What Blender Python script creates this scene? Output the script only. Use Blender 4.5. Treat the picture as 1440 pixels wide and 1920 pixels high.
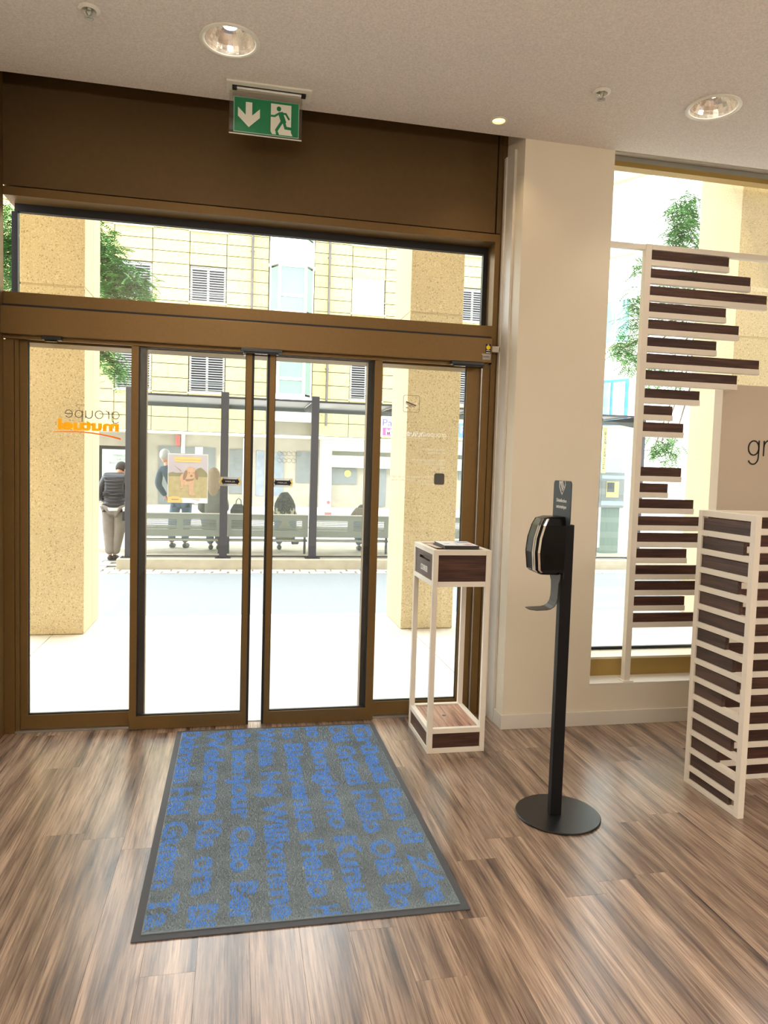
import bpy, bmesh, math, random
from mathutils import Vector, Matrix
from mathutils.bvhtree import BVHTree
for o in list(bpy.data.objects): bpy.data.objects.remove(o)
S = bpy.context.scene
COL = S.collection
random.seed(7)

# ---------------------------------------------------------------- camera, sky, lights, exposure
cam_d = bpy.data.cameras.new('camera'); cam = bpy.data.objects.new('camera', cam_d); COL.objects.link(cam)
S.camera = cam
cam_d.sensor_fit = 'HORIZONTAL'; cam_d.sensor_width = 36.0
cam_d.lens = 1350.9 / 1440 * 36.0; cam_d.clip_start = 0.05; cam_d.clip_end = 300
r_ = Vector((0.9793291, -0.2000824, 0.02969093)); u_ = Vector((-0.0164639, 0.0674507, 0.99758676)); f_ = Vector((0.20160223, 0.97745457, -0.0627623))
m_ = Matrix((r_, u_, -f_)).transposed().to_4x4(); m_.translation = Vector((0, 0, 1.5)); cam.matrix_world = m_

W = bpy.data.worlds.new('overcast_sky'); S.world = W; W.use_nodes = True
bg = W.node_tree.nodes['Background']; bg.inputs[0].default_value = (0.93, 0.97, 1.0, 1); bg.inputs[1].default_value = 7.2
vs = S.view_settings; vs.view_transform = 'Standard'; vs.look = 'None'; vs.exposure = 0.0; vs.gamma = 1.0; vs.use_curve_mapping = False

def area(name, loc, sx, sy, power, col, rot=(0, 0, 0), portal=False, spread=math.pi):
    l = bpy.data.lights.new(name, 'AREA'); l.shape = 'RECTANGLE'; l.size = sx; l.size_y = sy; l.energy = power; l.color = col
    l.spread = spread
    o = bpy.data.objects.new(name, l); COL.objects.link(o); o.location = loc; o.rotation_euler = rot
    if portal: l.cycles.is_portal = True
    return o
WARM = (1.0, 0.92, 0.82)
area('added_room_fill_a', (0.2, -1.5, 3.27), 1.6, 1.2, 95, WARM)  # added fill pair behind the camera, brightens surfaces facing the room
area('added_room_fill_b', (3.8, -1.5, 3.27), 1.6, 1.2, 95, WARM)
area('added_ceiling_fill_a', (-0.2, 0.3, 2.45), 0.9, 0.3, 64, WARM, (math.pi, 0, 0))  # added upward fill pair out of view, only to brighten the ceiling
area('added_ceiling_fill_b', (4.2, 0.8, 2.45), 0.9, 0.3, 64, WARM, (math.pi, 0, 0))
area('portal_door', (0.12, 4.34, 1.45), 2.7, 2.9, 1, (1, 1, 1), (math.radians(-90), 0, 0), True)
area('portal_window', (4.5, 4.34, 1.95), 4.8, 3.1, 1, (1, 1, 1), (math.radians(-90), 0, 0), True)

# ---------------------------------------------------------------- materials
def lin(c):
    return tuple(((v / 255) / 12.92 if v <= 10 else (((v / 255) + 0.055) / 1.055) ** 2.4) for v in c)
def newmat(name):
    m = bpy.data.materials.new(name); m.use_nodes = True
    nt = m.node_tree; return m, nt, nt.nodes['Principled BSDF']
def mat(name, rgb, rough=0.5, metal=0.0, noise=0.0, nscale=20.0, bump=0.0, bscale=80.0, spec=0.5, coat=0.0, stretch=None):
    m, nt, b = newmat(name); N = nt.nodes; L = nt.links
    c = lin(rgb) + (1,)
    b.inputs['Base Color'].default_value = c; b.inputs['Roughness'].default_value = rough; b.inputs['Metallic'].default_value = metal
    b.inputs['Specular IOR Level'].default_value = spec; b.inputs['Coat Weight'].default_value = coat
    tc = N.new('ShaderNodeTexCoord'); mp = N.new('ShaderNodeMapping'); L.new(tc.outputs['Object'], mp.inputs[0])
    if stretch: mp.inputs['Scale'].default_value = stretch
    if noise:
        n = N.new('ShaderNodeTexNoise'); n.inputs['Scale'].default_value = nscale; n.inputs['Detail'].default_value = 6
        L.new(mp.outputs[0], n.inputs[0])
        r = N.new('ShaderNodeValToRGB'); r.color_ramp.elements[0].position = 0.3; r.color_ramp.elements[1].position = 0.7
        r.color_ramp.elements[0].color = tuple(v * (1 - noise) for v in c[:3]) + (1,); r.color_ramp.elements[1].color = tuple(min(1, v * (1 + noise)) for v in c[:3]) + (1,)
        L.new(n.outputs[0], r.inputs[0]); L.new(r.outputs[0], b.inputs['Base Color'])
    if bump:
        n2 = N.new('ShaderNodeTexNoise'); n2.inputs['Scale'].default_value = bscale; n2.inputs['Detail'].default_value = 4
        L.new(mp.outputs[0], n2.inputs[0]); bp = N.new('ShaderNodeBump'); bp.inputs['Strength'].default_value = bump; bp.inputs['Distance'].default_value = 0.003
        L.new(n2.outputs[0], bp.inputs['Height']); L.new(bp.outputs[0], b.inputs['Normal'])
    return m
def glassmat(name, tint=(0.95, 0.98, 0.96), refl=0.10, base=0.02):
    m, nt, b = newmat(name); N = nt.nodes; L = nt.links; N.remove(b); out = N['Material Output']
    t = N.new('ShaderNodeBsdfTransparent'); t.inputs[0].default_value = tint + (1,)
    g = N.new('ShaderNodeBsdfGlossy'); g.inputs['Roughness'].default_value = 0.02
    lw = N.new('ShaderNodeLayerWeight'); lw.inputs[0].default_value = 0.35
    mr = N.new('ShaderNodeMapRange'); mr.inputs[3].default_value = base; mr.inputs[4].default_value = refl * 6
    L.new(lw.outputs['Fresnel'], mr.inputs[0])
    mx = N.new('ShaderNodeMixShader'); L.new(mr.outputs[0], mx.inputs[0]); L.new(t.outputs[0], mx.inputs[1]); L.new(g.outputs[0], mx.inputs[2]); L.new(mx.outputs[0], out.inputs[0])
    return m
def translucent(name, rgb, a, hazy=1.0):
    # a thin partly see-through sheet (frosted film, one-way print): share a of it is a diffuse coat
    m, nt, b = newmat(name); N = nt.nodes; L = nt.links; out = N['Material Output']
    b.inputs['Base Color'].default_value = lin(rgb) + (1,); b.inputs['Roughness'].default_value = 0.6
    t = N.new('ShaderNodeBsdfTransparent'); mx = N.new('ShaderNodeMixShader'); mx.inputs[0].default_value = a
    L.new(t.outputs[0], mx.inputs[1]); L.new(b.outputs[0], mx.inputs[2]); L.new(mx.outputs[0], out.inputs[0])
    return m
def emit(name, rgb, s):
    m, nt, b = newmat(name); b.inputs['Base Color'].default_value = (0.8, 0.8, 0.8, 1)
    b.inputs['Emission Color'].default_value = rgb + (1,); b.inputs['Emission Strength'].default_value = s; return m
def woodmat(name, dark, mid, light, axis, rough=0.35, gloss=0.5, scale=1.0, bump=0.15):
    """plank wood: grain runs along `axis` of the object; each object gets its own slice and tone"""
    m, nt, b = newmat(name); N = nt.nodes; L = nt.links
    tc = N.new('ShaderNodeTexCoord'); oi = N.new('ShaderNodeObjectInfo')
    mp = N.new('ShaderNodeMapping'); sc = [7 * scale] * 3; sc[axis] = 0.5 * scale; mp.inputs['Scale'].default_value = sc
    L.new(tc.outputs['Object'], mp.inputs[0])
    mul = N.new('ShaderNodeMath'); mul.operation = 'MULTIPLY'; mul.inputs[1].default_value = 37.0; L.new(oi.outputs['Random'], mul.inputs[0])
    n1 = N.new('ShaderNodeTexNoise'); n1.noise_dimensions = '4D'; n1.inputs['Scale'].default_value = 1.3; n1.inputs['Detail'].default_value = 3; n1.inputs['Distortion'].default_value = 0.6
    L.new(mp.outputs[0], n1.inputs['Vector']); L.new(mul.outputs[0], n1.inputs['W'])
    n2 = N.new('ShaderNodeTexNoise'); n2.noise_dimensions = '4D'; n2.inputs['Scale'].default_value = 7.5; n2.inputs['Detail'].default_value = 5; n2.inputs['Roughness'].default_value = 0.65
    mp2 = N.new('ShaderNodeMapping'); s2 = [8 * scale] * 3; s2[axis] = 0.30 * scale; mp2.inputs['Scale'].default_value = s2
    L.new(tc.outputs['Object'], mp2.inputs[0]); L.new(mp2.outputs[0], n2.inputs['Vector']); L.new(mul.outputs[0], n2.inputs['W'])
    r1 = N.new('ShaderNodeValToRGB'); e = r1.color_ramp.elements
    e[0].position = 0.30; e[0].color = lin(dark) + (1,); e[1].position = 0.68; e[1].color = lin(light) + (1,)
    k = e.new(0.47); k.color = lin(mid) + (1,)
    L.new(n1.outputs[0], r1.inputs[0])
    r2 = N.new('ShaderNodeValToRGB'); r2.color_ramp.elements[0].position = 0.36; r2.color_ramp.elements[1].position = 0.52
    r2.color_ramp.elements[0].color = (0.42, 0.37, 0.38, 1); r2.color_ramp.elements[1].color = (1, 1, 1, 1)
    L.new(n2.outputs[0], r2.inputs[0])
    mx = N.new('ShaderNodeMix'); mx.data_type = 'RGBA'; mx.blend_type = 'MULTIPLY'; mx.inputs[0].default_value = 0.85
    L.new(r1.outputs[0], mx.inputs[6]); L.new(r2.outputs[0], mx.inputs[7])
    mp3 = N.new('ShaderNodeMapping'); s3 = [46 * scale] * 3; s3[axis] = 1.1 * scale; mp3.inputs['Scale'].default_value = s3
    n3 = N.new('ShaderNodeTexNoise'); n3.noise_dimensions = '4D'; n3.inputs['Scale'].default_value = 3.0; n3.inputs['Detail'].default_value = 3; n3.inputs['Roughness'].default_value = 0.7
    L.new(tc.outputs['Object'], mp3.inputs[0]); L.new(mp3.outputs[0], n3.inputs['Vector']); L.new(mul.outputs[0], n3.inputs['W'])
    r3 = N.new('ShaderNodeValToRGB'); r3.color_ramp.elements[0].position = 0.38; r3.color_ramp.elements[1].position = 0.60
    r3.color_ramp.elements[0].color = (0.60, 0.57, 0.56, 1); r3.color_ramp.elements[1].color = (1.12, 1.12, 1.12, 1); L.new(n3.outputs[0], r3.inputs[0])
    mx3 = N.new('ShaderNodeMix'); mx3.data_type = 'RGBA'; mx3.blend_type = 'MULTIPLY'; mx3.inputs[0].default_value = 0.8
    L.new(mx.outputs[2], mx3.inputs[6]); L.new(r3.outputs[0], mx3.inputs[7]); mx = mx3
    mr = N.new('ShaderNodeMapRange'); mr.inputs[3].default_value = 0.86; mr.inputs[4].default_value = 1.14; L.new(oi.outputs['Random'], mr.inputs[0])
    hs = N.new('ShaderNodeHueSaturation'); L.new(mr.outputs[0], hs.inputs['Value']); L.new(mx.outputs[2], hs.inputs['Color'])
    L.new(hs.outputs[0], b.inputs['Base Color'])
    b.inputs['Roughness'].default_value = rough; b.inputs['Specular IOR Level'].default_value = gloss
    bp = N.new('ShaderNodeBump'); bp.inputs['Strength'].default_value = bump; bp.inputs['Distance'].default_value = 0.0015
    L.new(n2.outputs[0], bp.inputs['Height']); L.new(bp.outputs[0], b.inputs['Normal'])
    return m
def stonemat(name, base, dark, light, scale=60.0, th=0.62):
    """exposed-aggregate stone: base with small dark and light grains and a soft large mottling"""
    m, nt, b = newmat(name); N = nt.nodes; L = nt.links
    tc = N.new('ShaderNodeTexCoord')
    n = N.new('ShaderNodeTexNoise'); n.inputs['Scale'].default_value = scale; n.inputs['Detail'].default_value = 3; L.new(tc.outputs['Object'], n.inputs[0])
    r = N.new('ShaderNodeValToRGB'); e = r.color_ramp.elements
    e[0].position = 0.33; e[0].color = lin(dark) + (1,); e[1].position = 0.68; e[1].color = lin(light) + (1,)
    a = e.new(0.40); a.color = lin(base) + (1,); c = e.new(0.58); c.color = lin(base) + (1,)
    L.new(n.outputs[0], r.inputs[0])
    n2 = N.new('ShaderNodeTexNoise'); n2.inputs['Scale'].default_value = 1.6; n2.inputs['Detail'].default_value = 4; L.new(tc.outputs['Object'], n2.inputs[0])
    mr = N.new('ShaderNodeMapRange'); mr.inputs[3].default_value = 0.85; mr.inputs[4].default_value = 1.12; L.new(n2.outputs[0], mr.inputs[0])
    hs = N.new('ShaderNodeHueSaturation'); L.new(mr.outputs[0], hs.inputs['Value']); L.new(r.outputs[0], hs.inputs['Color'])
    L.new(hs.outputs[0], b.inputs['Base Color']); b.inputs['Roughness'].default_value = 0.9
    bp = N.new('ShaderNodeBump'); bp.inputs['Strength'].default_value = 0.35; bp.inputs['Distance'].default_value = 0.004
    L.new(n.outputs[0], bp.inputs['Height']); L.new(bp.outputs[0], b.inputs['Normal'])
    return m

M = {}
M['floor'] = woodmat('plank_laminate', (82, 66, 60), (150, 127, 108), (190, 164, 142), 1, 0.25, 0.75, 1.7, 0.10)
M['walnut'] = woodmat('walnut_board', (58, 36, 30), (76, 50, 42), (96, 66, 54), 0, 0.5, 0.35, 2.2, 0.05)
M['walnut_y'] = woodmat('walnut_board_side', (62, 42, 36), (82, 60, 50), (98, 72, 60), 1, 0.5, 0.4, 2.2, 0.05)
M['lightwood'] = woodmat('oak_shelf', (150, 112, 92), (178, 138, 114), (190, 150, 126), 1, 0.45, 0.4, 1.5, 0.04)
M['bronze'] = mat('bronze_anodised', (122, 95, 54), 0.42, 0.5, 0.04, 60)
M['bronze_panel'] = mat('bronze_panel', (104, 82, 50), 0.50, 0.5, 0.05, 30, 0.05, 300)
M['rubber'] = mat('black_rubber', (20, 20, 22), 0.5)
M['blackbox'] = mat('black_sensor_plastic', (14, 13, 14), 0.3)
M['alu'] = mat('brushed_aluminium', (190, 190, 188), 0.3, 0.9)
M['white_paint'] = mat('cream_wall_paint', (228, 219, 200), 0.75, 0, 0.015, 3, 0.03, 250)
M['trim_white'] = mat('white_trim_lacquer', (222, 216, 206), 0.45)
M['ceiling'] = mat('acoustic_ceiling_plaster', (222, 215, 209), 0.95, 0, 0.12, 120, 0.6, 180)
M['white_metal'] = mat('cream_white_powder_coat', (232, 224, 210), 0.45)
M['black_metal'] = mat('black_powder_coat', (22, 22, 24), 0.32)
M['gloss_black'] = mat('gloss_black_plastic', (6, 6, 8), 0.22, spec=0.25)
M['black_satin'] = mat('black_satin_paint', (14, 14, 16), 0.55, spec=0.25)
M['chrome'] = mat('chrome', (235, 235, 235), 0.08, 1.0)
M['tray_grey'] = mat('dark_grey_metal', (46, 43, 40), 0.45, 0.2)
M['slate'] = mat('slate_blue_sign', (40, 52, 62), 0.6)
M['paper'] = mat('white_paper', (232, 232, 230), 0.6)
M['white_print'] = mat('white_vinyl', (240, 240, 236), 0.6)
M['green_sign'] = mat('safety_green', (22, 122, 76), 0.35)
M['sign_white'] = mat('sign_white', (228, 226, 214), 0.4)
M['acrylic'] = glassmat('clear_acrylic', (0.9, 0.88, 0.84), 0.1, 0.05)
M['glass'] = glassmat('clear_glass', (0.97, 0.985, 0.975), 0.07, 0.015)
M['glass_shelter'] = translucent('dusty_shelter_glass', (150, 165, 160), 0.10)
M['orange'] = mat('orange_vinyl', (250, 168, 10), 0.6)
def vinyl(name, rgb, tr=0.5):
    m, nt, b = newmat(name); N = nt.nodes; L = nt.links
    b.inputs['Base Color'].default_value = lin(rgb) + (1,); b.inputs['Roughness'].default_value = 0.6
    t = N.new('ShaderNodeBsdfTranslucent'); t.inputs[0].default_value = lin(rgb) + (1,)
    mx = N.new('ShaderNodeMixShader'); mx.inputs[0].default_value = tr
    L.new(b.outputs[0], mx.inputs[1]); L.new(t.outputs[0], mx.inputs[2]); L.new(mx.outputs[0], N['Material Output'].inputs[0]); return m
M['orange'] = vinyl('orange_window_vinyl', (252, 160, 12), 0.5); M['white_vinyl'] = vinyl('white_window_vinyl', (236, 234, 226), 0.4)
M['grey_print'] = mat('grey_vinyl', (128, 116, 108), 0.6)
M['black_print'] = mat('black_print', (24, 22, 24), 0.6)
M['yellow'] = mat('yellow_print', (248, 214, 20), 0.6)
M['mat_grey'] = mat('mat_pile_grey', (124, 138, 146), 0.95, 0, 0.18, 6)
M['mat_blue'] = mat('mat_pile_blue', (84, 156, 250), 0.95, 0, 0.12, 30)
M['mat_rubber'] = mat('mat_rubber_edge', (68, 70, 76), 0.7)
M['pillar'] = stonemat('sandy_exposed_aggregate', (206, 187, 151), (148, 127, 98), (228, 213, 180), 100)
M['facade'] = stonemat('yellow_limestone', (184, 172, 120), (164, 140, 92), (194, 184, 138), 9)
M['facade_low'] = mat('grey_limestone', (178, 172, 156), 0.9, 0, 0.10, 2)
M['pavement'] = mat('pale_pavement', (206, 200, 190), 0.9, 0, 0.08, 3)
M['road'] = mat('asphalt', (132, 138, 142), 0.85, 0, 0.10, 90, 0.3, 200)
M['concrete'] = mat('kerb_concrete', (176, 168, 150), 0.9, 0, 0.12, 5)
M['sett'] = mat('pale_granite_sett', (196, 192, 184), 0.9, 0, 0.12, 6)
M['paver'] = mat('grey_paver', (158, 158, 156), 0.9, 0, 0.12, 6)
M['plaster_white'] = mat('white_render', (236, 234, 228), 0.9)
M['dark_steel'] = mat('anthracite_steel', (62, 62, 70), 0.5, 0.2)
M['slat'] = mat('grey_blind_slat', (140, 140, 142), 0.5)
M['void'] = mat('dark_window_void', (30, 32, 36), 0.4)
M['curtain'] = mat('pale_curtain', (118, 138, 130), 0.8, 0, 0.2, 30, stretch=(6, 1, 0.1))
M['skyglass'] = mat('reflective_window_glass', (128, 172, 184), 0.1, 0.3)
M['bluesteel'] = mat('blue_window_frame', (70, 140, 200), 0.5)
M['leaf'] = mat('green_leaflets', (80, 128, 60), 0.7, 0, 0.25, 2)
M['bark'] = mat('grey_bark', (104, 92, 78), 0.9, 0, 0.2, 20, 0.5, 40)
M['bench'] = mat('grey_green_bench_steel', (142, 146, 138), 0.5, 0.2)
M['skin'] = mat('skin', (214, 160, 134), 0.6)
M['hair_dark'] = mat('dark_brown_hair', (44, 36, 34), 0.7, 0, 0.3, 90, 0.6, 120)
M['hair_grey'] = mat('silver_hair', (196, 194, 190), 0.7, 0, 0.15, 80, 0.5, 120)
M['hair_blond'] = mat('ash_blond_hair', (164, 138, 108), 0.7, 0, 0.3, 40, 0.6, 100, stretch=(6, 6, 0.5))
M['puffer'] = mat('black_quilted_nylon', (38, 38, 46), 0.45, 0, 0.1, 20)
M['trouser_grey'] = mat('taupe_trousers', (134, 126, 118), 0.9, 0, 0.1, 10)
M['denim'] = mat('blue_denim', (92, 116, 146), 0.9, 0, 0.12, 20)
M['denim_dark'] = mat('dark_denim_shirt', (58, 74, 94), 0.9, 0, 0.15, 20)
M['coat_grey'] = mat('grey_tweed_coat', (116, 114, 106), 0.95, 0, 0.25, 60)
M['coat_sand'] = mat('sand_coloured_coat', (176, 166, 138), 0.9, 0, 0.1, 10)
M['shoe'] = mat('dark_shoe_leather', (48, 44, 44), 0.5)
M['leather'] = mat('black_bag_leather', (34, 34, 38), 0.4)
M['pale_green'] = mat('pale_green_glass_fascia', (206, 232, 206), 0.3)
M['shop_blue'] = mat('blue_grey_poster', (138, 150, 162), 0.6, 0, 0.15, 5)
M['grey_shop'] = mat('grey_shopfront', (124, 130, 132), 0.4, 0, 0.1, 4)
M['yellow_disc'] = mat('pale_yellow_print', (236, 226, 110), 0.6)
M['red'] = mat('red_paint', (226, 90, 90), 0.5)
M['blue_sign'] = mat('blue_sign_paint', (80, 130, 210), 0.5)
M['purple_print'] = mat('violet_print', (74, 70, 150), 0.6)
M['magenta'] = mat('magenta_print', (206, 60, 130), 0.6)
M['sky_print'] = mat('poster_lilac_sky', (176, 166, 172), 0.6, 0, 0.06, 3)
M['field_print'] = mat('poster_straw_field', (168, 154, 116), 0.6, 0, 0.12, 12)
M['tree_print'] = mat('poster_olive_trees', (132, 126, 96), 0.6, 0, 0.1, 10)
M['dog_print'] = mat('poster_tan_fur', (190, 154, 126), 0.6, 0, 0.08, 20)
M['dog_dark'] = mat('poster_brown_fur', (142, 112, 92), 0.6)
M['poster_orange'] = mat('poster_pale_orange', (214, 176, 110), 0.6)
M['ad_sky'] = mat('poster_mint_sky', (140, 160, 146), 0.6)
M['ad_hill'] = mat('poster_blue_hills', (58, 74, 82), 0.6)
M['sticker_grey'] = mat('grey_sticker', (172, 166, 158), 0.5)
M['lamp_warm'] = emit('warm_lamp_glow', (1.0, 0.66, 0.25), 2.6)
M['lamp_white'] = emit('downlight_glow', (1.0, 0.93, 0.82), 60.0)
M['rust'] = mat('rusty_grey_pipe', (92, 86, 84), 0.6, 0, 0.2, 6)

# ---------------------------------------------------------------- mesh helpers
class MB:
    def __init__(s): s.v = []; s.f = []; s.mi = []; s.smooth = False
    def quad(s, a, b, c, d, mi=0):
        n = len(s.v); s.v += [a, b, c, d]; s.f.append((n, n + 1, n + 2, n + 3)); s.mi.append(mi); return s
    def box(s, x0, x1, y0, y1, z0, z1, mi=0):
        n = len(s.v)
        s.v += [(x0, y0, z0), (x1, y0, z0), (x1, y1, z0), (x0, y1, z0), (x0, y0, z1), (x1, y0, z1), (x1, y1, z1), (x0, y1, z1)]
        for f in ((0, 3, 2, 1), (4, 5, 6, 7), (0, 1, 5, 4), (1, 2, 6, 5), (2, 3, 7, 6), (3, 0, 4, 7)):
            s.f.append(tuple(n + i for i in f)); s.mi.append(mi)
        return s
    def prism(s, pts, ax, a, b, mi=0):
        """2-D outline pts extruded along axis ax (0,1,2) from a to b"""
        n = len(s.v); k = len(pts)
        def P(p, t):
            return {0: (t, p[0], p[1]), 1: (p[0], t, p[1]), 2: (p[0], p[1], t)}[ax]
        for p in pts: s.v.append(P(p, a))
        for p in pts: s.v.append(P(p, b))
        s.f.append(tuple(range(n, n + k))); s.mi.append(mi)
        s.f.append(tuple(range(n + 2 * k - 1, n + k - 1, -1))); s.mi.append(mi)
        for i in range(k):
            j = (i + 1) % k; s.f.append((n + i, n + k + i, n + k + j, n + j)); s.mi.append(mi)
        return s
    def cyl(s, c, r, h, ax=2, n=24, mi=0, r2=None):
        r2 = r if r2 is None else r2
        b0 = len(s.v)
        for t, rr in ((0, r), (h, r2)):
            for i in range(n):
                a = 2 * math.pi * i / n; p = [rr * math.cos(a), rr * math.sin(a)]
                q = {0: (t, p[0], p[1]), 1: (p[0], t, p[1]), 2: (p[0], p[1], t)}[ax]
                s.v.append((c[0] + q[0], c[1] + q[1], c[2] + q[2]))
        s.f.append(tuple(range(b0 + n - 1, b0 - 1, -1))); s.mi.append(mi)
        s.f.append(tuple(range(b0 + n, b0 + 2 * n))); s.mi.append(mi)
        for i in range(n):
            j = (i + 1) % n; s.f.append((b0 + i, b0 + j, b0 + n + j, b0 + n + i)); s.mi.append(mi)
        return s
    def lathe(s, c, prof, n=32, mi=0, closed=False):
        """profile of (radius, z) turned about the z axis through c"""
        b0 = len(s.v); k = len(prof)
        for r, z in prof:
            for i in range(n):
                a = 2 * math.pi * i / n; s.v.append((c[0] + r * math.cos(a), c[1] + r * math.sin(a), c[2] + z))
        for q in range(k - 1 + (1 if closed else 0)):
            q2 = (q + 1) % k
            for i in range(n):
                j = (i + 1) % n; s.f.append((b0 + q * n + i, b0 + q * n + j, b0 + q2 * n + j, b0 + q2 * n + i)); s.mi.append(mi)
        return s
    def tube(s, path, r, n=8, mi=0):
        pts = [Vector(p) for p in path]; b0 = len(s.v); k = len(pts)
        for q, p in enumerate(pts):
            d = (pts[min(q + 1, k - 1)] - pts[max(q - 1, 0)]).normalized()
            a = d.cross(Vector((0, 0, 1))); a = a if a.length > 0.05 else d.cross(Vector((1, 0, 0))); a.normalize(); b = d.cross(a)
            rr = r[q] if isinstance(r, (list, tuple)) else r
            for i in range(n):
                t = 2 * math.pi * i / n; w = p + a * rr * math.cos(t) + b * rr * math.sin(t); s.v.append(tuple(w))
        for q in range(k - 1):
            for i in range(n):
                j = (i + 1) % n; s.f.append((b0 + q * n + i, b0 + q * n + j, b0 + (q + 1) * n + j, b0 + (q + 1) * n + i)); s.mi.append(mi)
        s.f.append(tuple(range(b0 + n - 1, b0 - 1, -1))); s.mi.append(mi)
        s.f.append(tuple(range(b0 + (k - 1) * n, b0 + k * n))); s.mi.append(mi)
        return s
    def sphere(s, c, rx, ry, rz, n=14, m=9, mi=0):
        b0 = len(s.v)
        for q in range(m + 1):
            t = math.pi * q / m
            for i in range(n):
                a = 2 * math.pi * i / n; s.v.append((c[0] + rx * math.sin(t) * math.cos(a), c[1] + ry * math.sin(t) * math.sin(a), c[2] + rz * math.cos(t)))
        for q in range(m):
            for i in range(n):
                j = (i + 1) % n; s.f.append((b0 + q * n + i, b0 + (q + 1) * n + i, b0 + (q + 1) * n + j, b0 + q * n + j)); s.mi.append(mi)
        return s
    def xf(s, mtx):
        s.v = [tuple(mtx @ Vector(p)) for p in s.v]; return s

def wloc(o):
    l = Vector((0, 0, 0))
    while o is not None: l += o.location; o = o.parent
    return l
def part(name, mb, m, parent=None, label=None, bevel=0, kind=None):
    off = wloc(parent) if parent is not None else Vector((0, 0, 0))
    me = bpy.data.meshes.new(name)
    me.from_pydata([(p[0] - off.x, p[1] - off.y, p[2] - off.z) for p in mb.v], [], mb.f)
    for x in (m if isinstance(m, (list, tuple)) else [m]): me.materials.append(M[x] if isinstance(x, str) else x)
    if any(mb.mi): me.polygons.foreach_set('material_index', mb.mi)
    me.update()
    bm = bmesh.new(); bm.from_mesh(me)
    if len(bm.faces) < 20000: bmesh.ops.recalc_face_normals(bm, faces=bm.faces)
    bm.to_mesh(me); bm.free()
    if mb.smooth:
        me.polygons.foreach_set('use_smooth', [True] * len(me.polygons))
    o = bpy.data.objects.new(name, me); COL.objects.link(o); o.parent = parent
    if bevel:
        b = o.modifiers.new('bevel', 'BEVEL'); b.width = bevel; b.segments = 2; b.limit_method = 'ANGLE'
    if label: o['label'] = label
    if kind: o['kind'] = kind
    return o
def thing(name, label, cat, loc=(0, 0, 0), group=None):
    o = bpy.data.objects.new(name, None); COL.objects.link(o); o.location = loc; o.empty_display_size = 0.1
    o['label'] = label; o['category'] = cat
    if group: o['group'] = group
    return o
def tag(o, label, cat, group=None, kind=None):
    o['label'] = label; o['category'] = cat
    if group: o['group'] = group
    if kind: o['kind'] = kind
    return o
def struct(name, mb, m, parent=None, label=None, bevel=0):
    o = part(name, mb, m, parent, label, bevel); o['kind'] = 'structure'; return o
def sroot(name, loc=(0, 0, 0)):
    o = bpy.data.objects.new(name, None); COL.objects.link(o); o.location = loc; o['kind'] = 'structure'; return o
def copyobj(o, loc, parent=None, label=None, group=None):
    c = o.copy(); COL.objects.link(c); c.location = loc; c.parent = parent
    if label: c['label'] = label
    if group: c['group'] = group
    return c

def text_mb(s, cap, length=None, depth=0.0008, off=0.0, spacing=1.0, align='LEFT'):
    """lettering in its own plane: x along the reading direction, y up, from (0,0)"""
    cu = bpy.data.curves.new('lettering', 'FONT'); cu.body = s; cu.size = cap / 0.73; cu.extrude = depth / 2; cu.offset = off; cu.space_character = spacing; cu.resolution_u = 3
    o = bpy.data.objects.new('lettering_tmp', cu); COL.objects.link(o); bpy.context.view_layer.update()
    me = bpy.data.meshes.new_from_object(o.evaluated_get(bpy.context.evaluated_depsgraph_get()))
    bpy.data.objects.remove(o)
    mb = MB(); mb.v = [tuple(v.co) for v in me.vertices]; mb.f = [tuple(p.vertices) for p in me.polygons]; mb.mi = [0] * len(mb.f)
    bpy.data.meshes.remove(me)
    x0 = min(v[0] for v in mb.v); x1 = max(v[0] for v in mb.v)
    k = (length / (x1 - x0)) if length else 1.0
    w = (x1 - x0) * k; sh = {'LEFT': 0, 'CENTER': -w / 2, 'RIGHT': -w}[align]
    mb.v = [((v[0] - x0) * k + sh, v[1], v[2]) for v in mb.v]
    return mb
def place(mb, origin, xd, yd):
    xd = Vector(xd).normalized(); yd = Vector(yd).normalized(); zd = xd.cross(yd)
    m = Matrix((xd, yd, zd)).transposed().to_4x4(); m.translation = Vector(origin); mb.xf(m); return mb
GL = {'g': (1.05, [('a', .5, .5, .42, 0, 360), ('l', .92, .98, .92, -.08), ('a', .5, -.08, .42, -150, 0)]),
      'r': (.55, [('l', .1, 0, .1, .98), ('a', .52, .56, .42, 95, 180)]), 'o': (1.08, [('a', .54, .5, .46, 0, 360)]),
      'u': (1.0, [('l', .1, .98, .1, .42), ('a', .5, .42, .40, 180, 360), ('l', .9, .98, .9, 0)]),
      'p': (1.05, [('a', .54, .5, .42, 0, 360), ('l', .12, .98, .12, -.45)]),
      'e': (1.0, [('a', .5, .5, .43, 0, 325), ('l', .07, .5, .93, .5)]),
      'm': (1.55, [('l', .1, 0, .1, .98), ('a', .45, .62, .33, 0, 180), ('l', .78, .62, .78, 0), ('a', 1.1, .62, .33, 0, 180), ('l', 1.43, .62, 1.43, 0)]),
      't': (.62, [('l', .25, 1.35, .25, .3), ('a', .5, .3, .25, 180, 280), ('l', .0, .93, .55, .93)]),
      'l': (.3, [('l', .12, 0, .12, 1.5)])}
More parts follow.
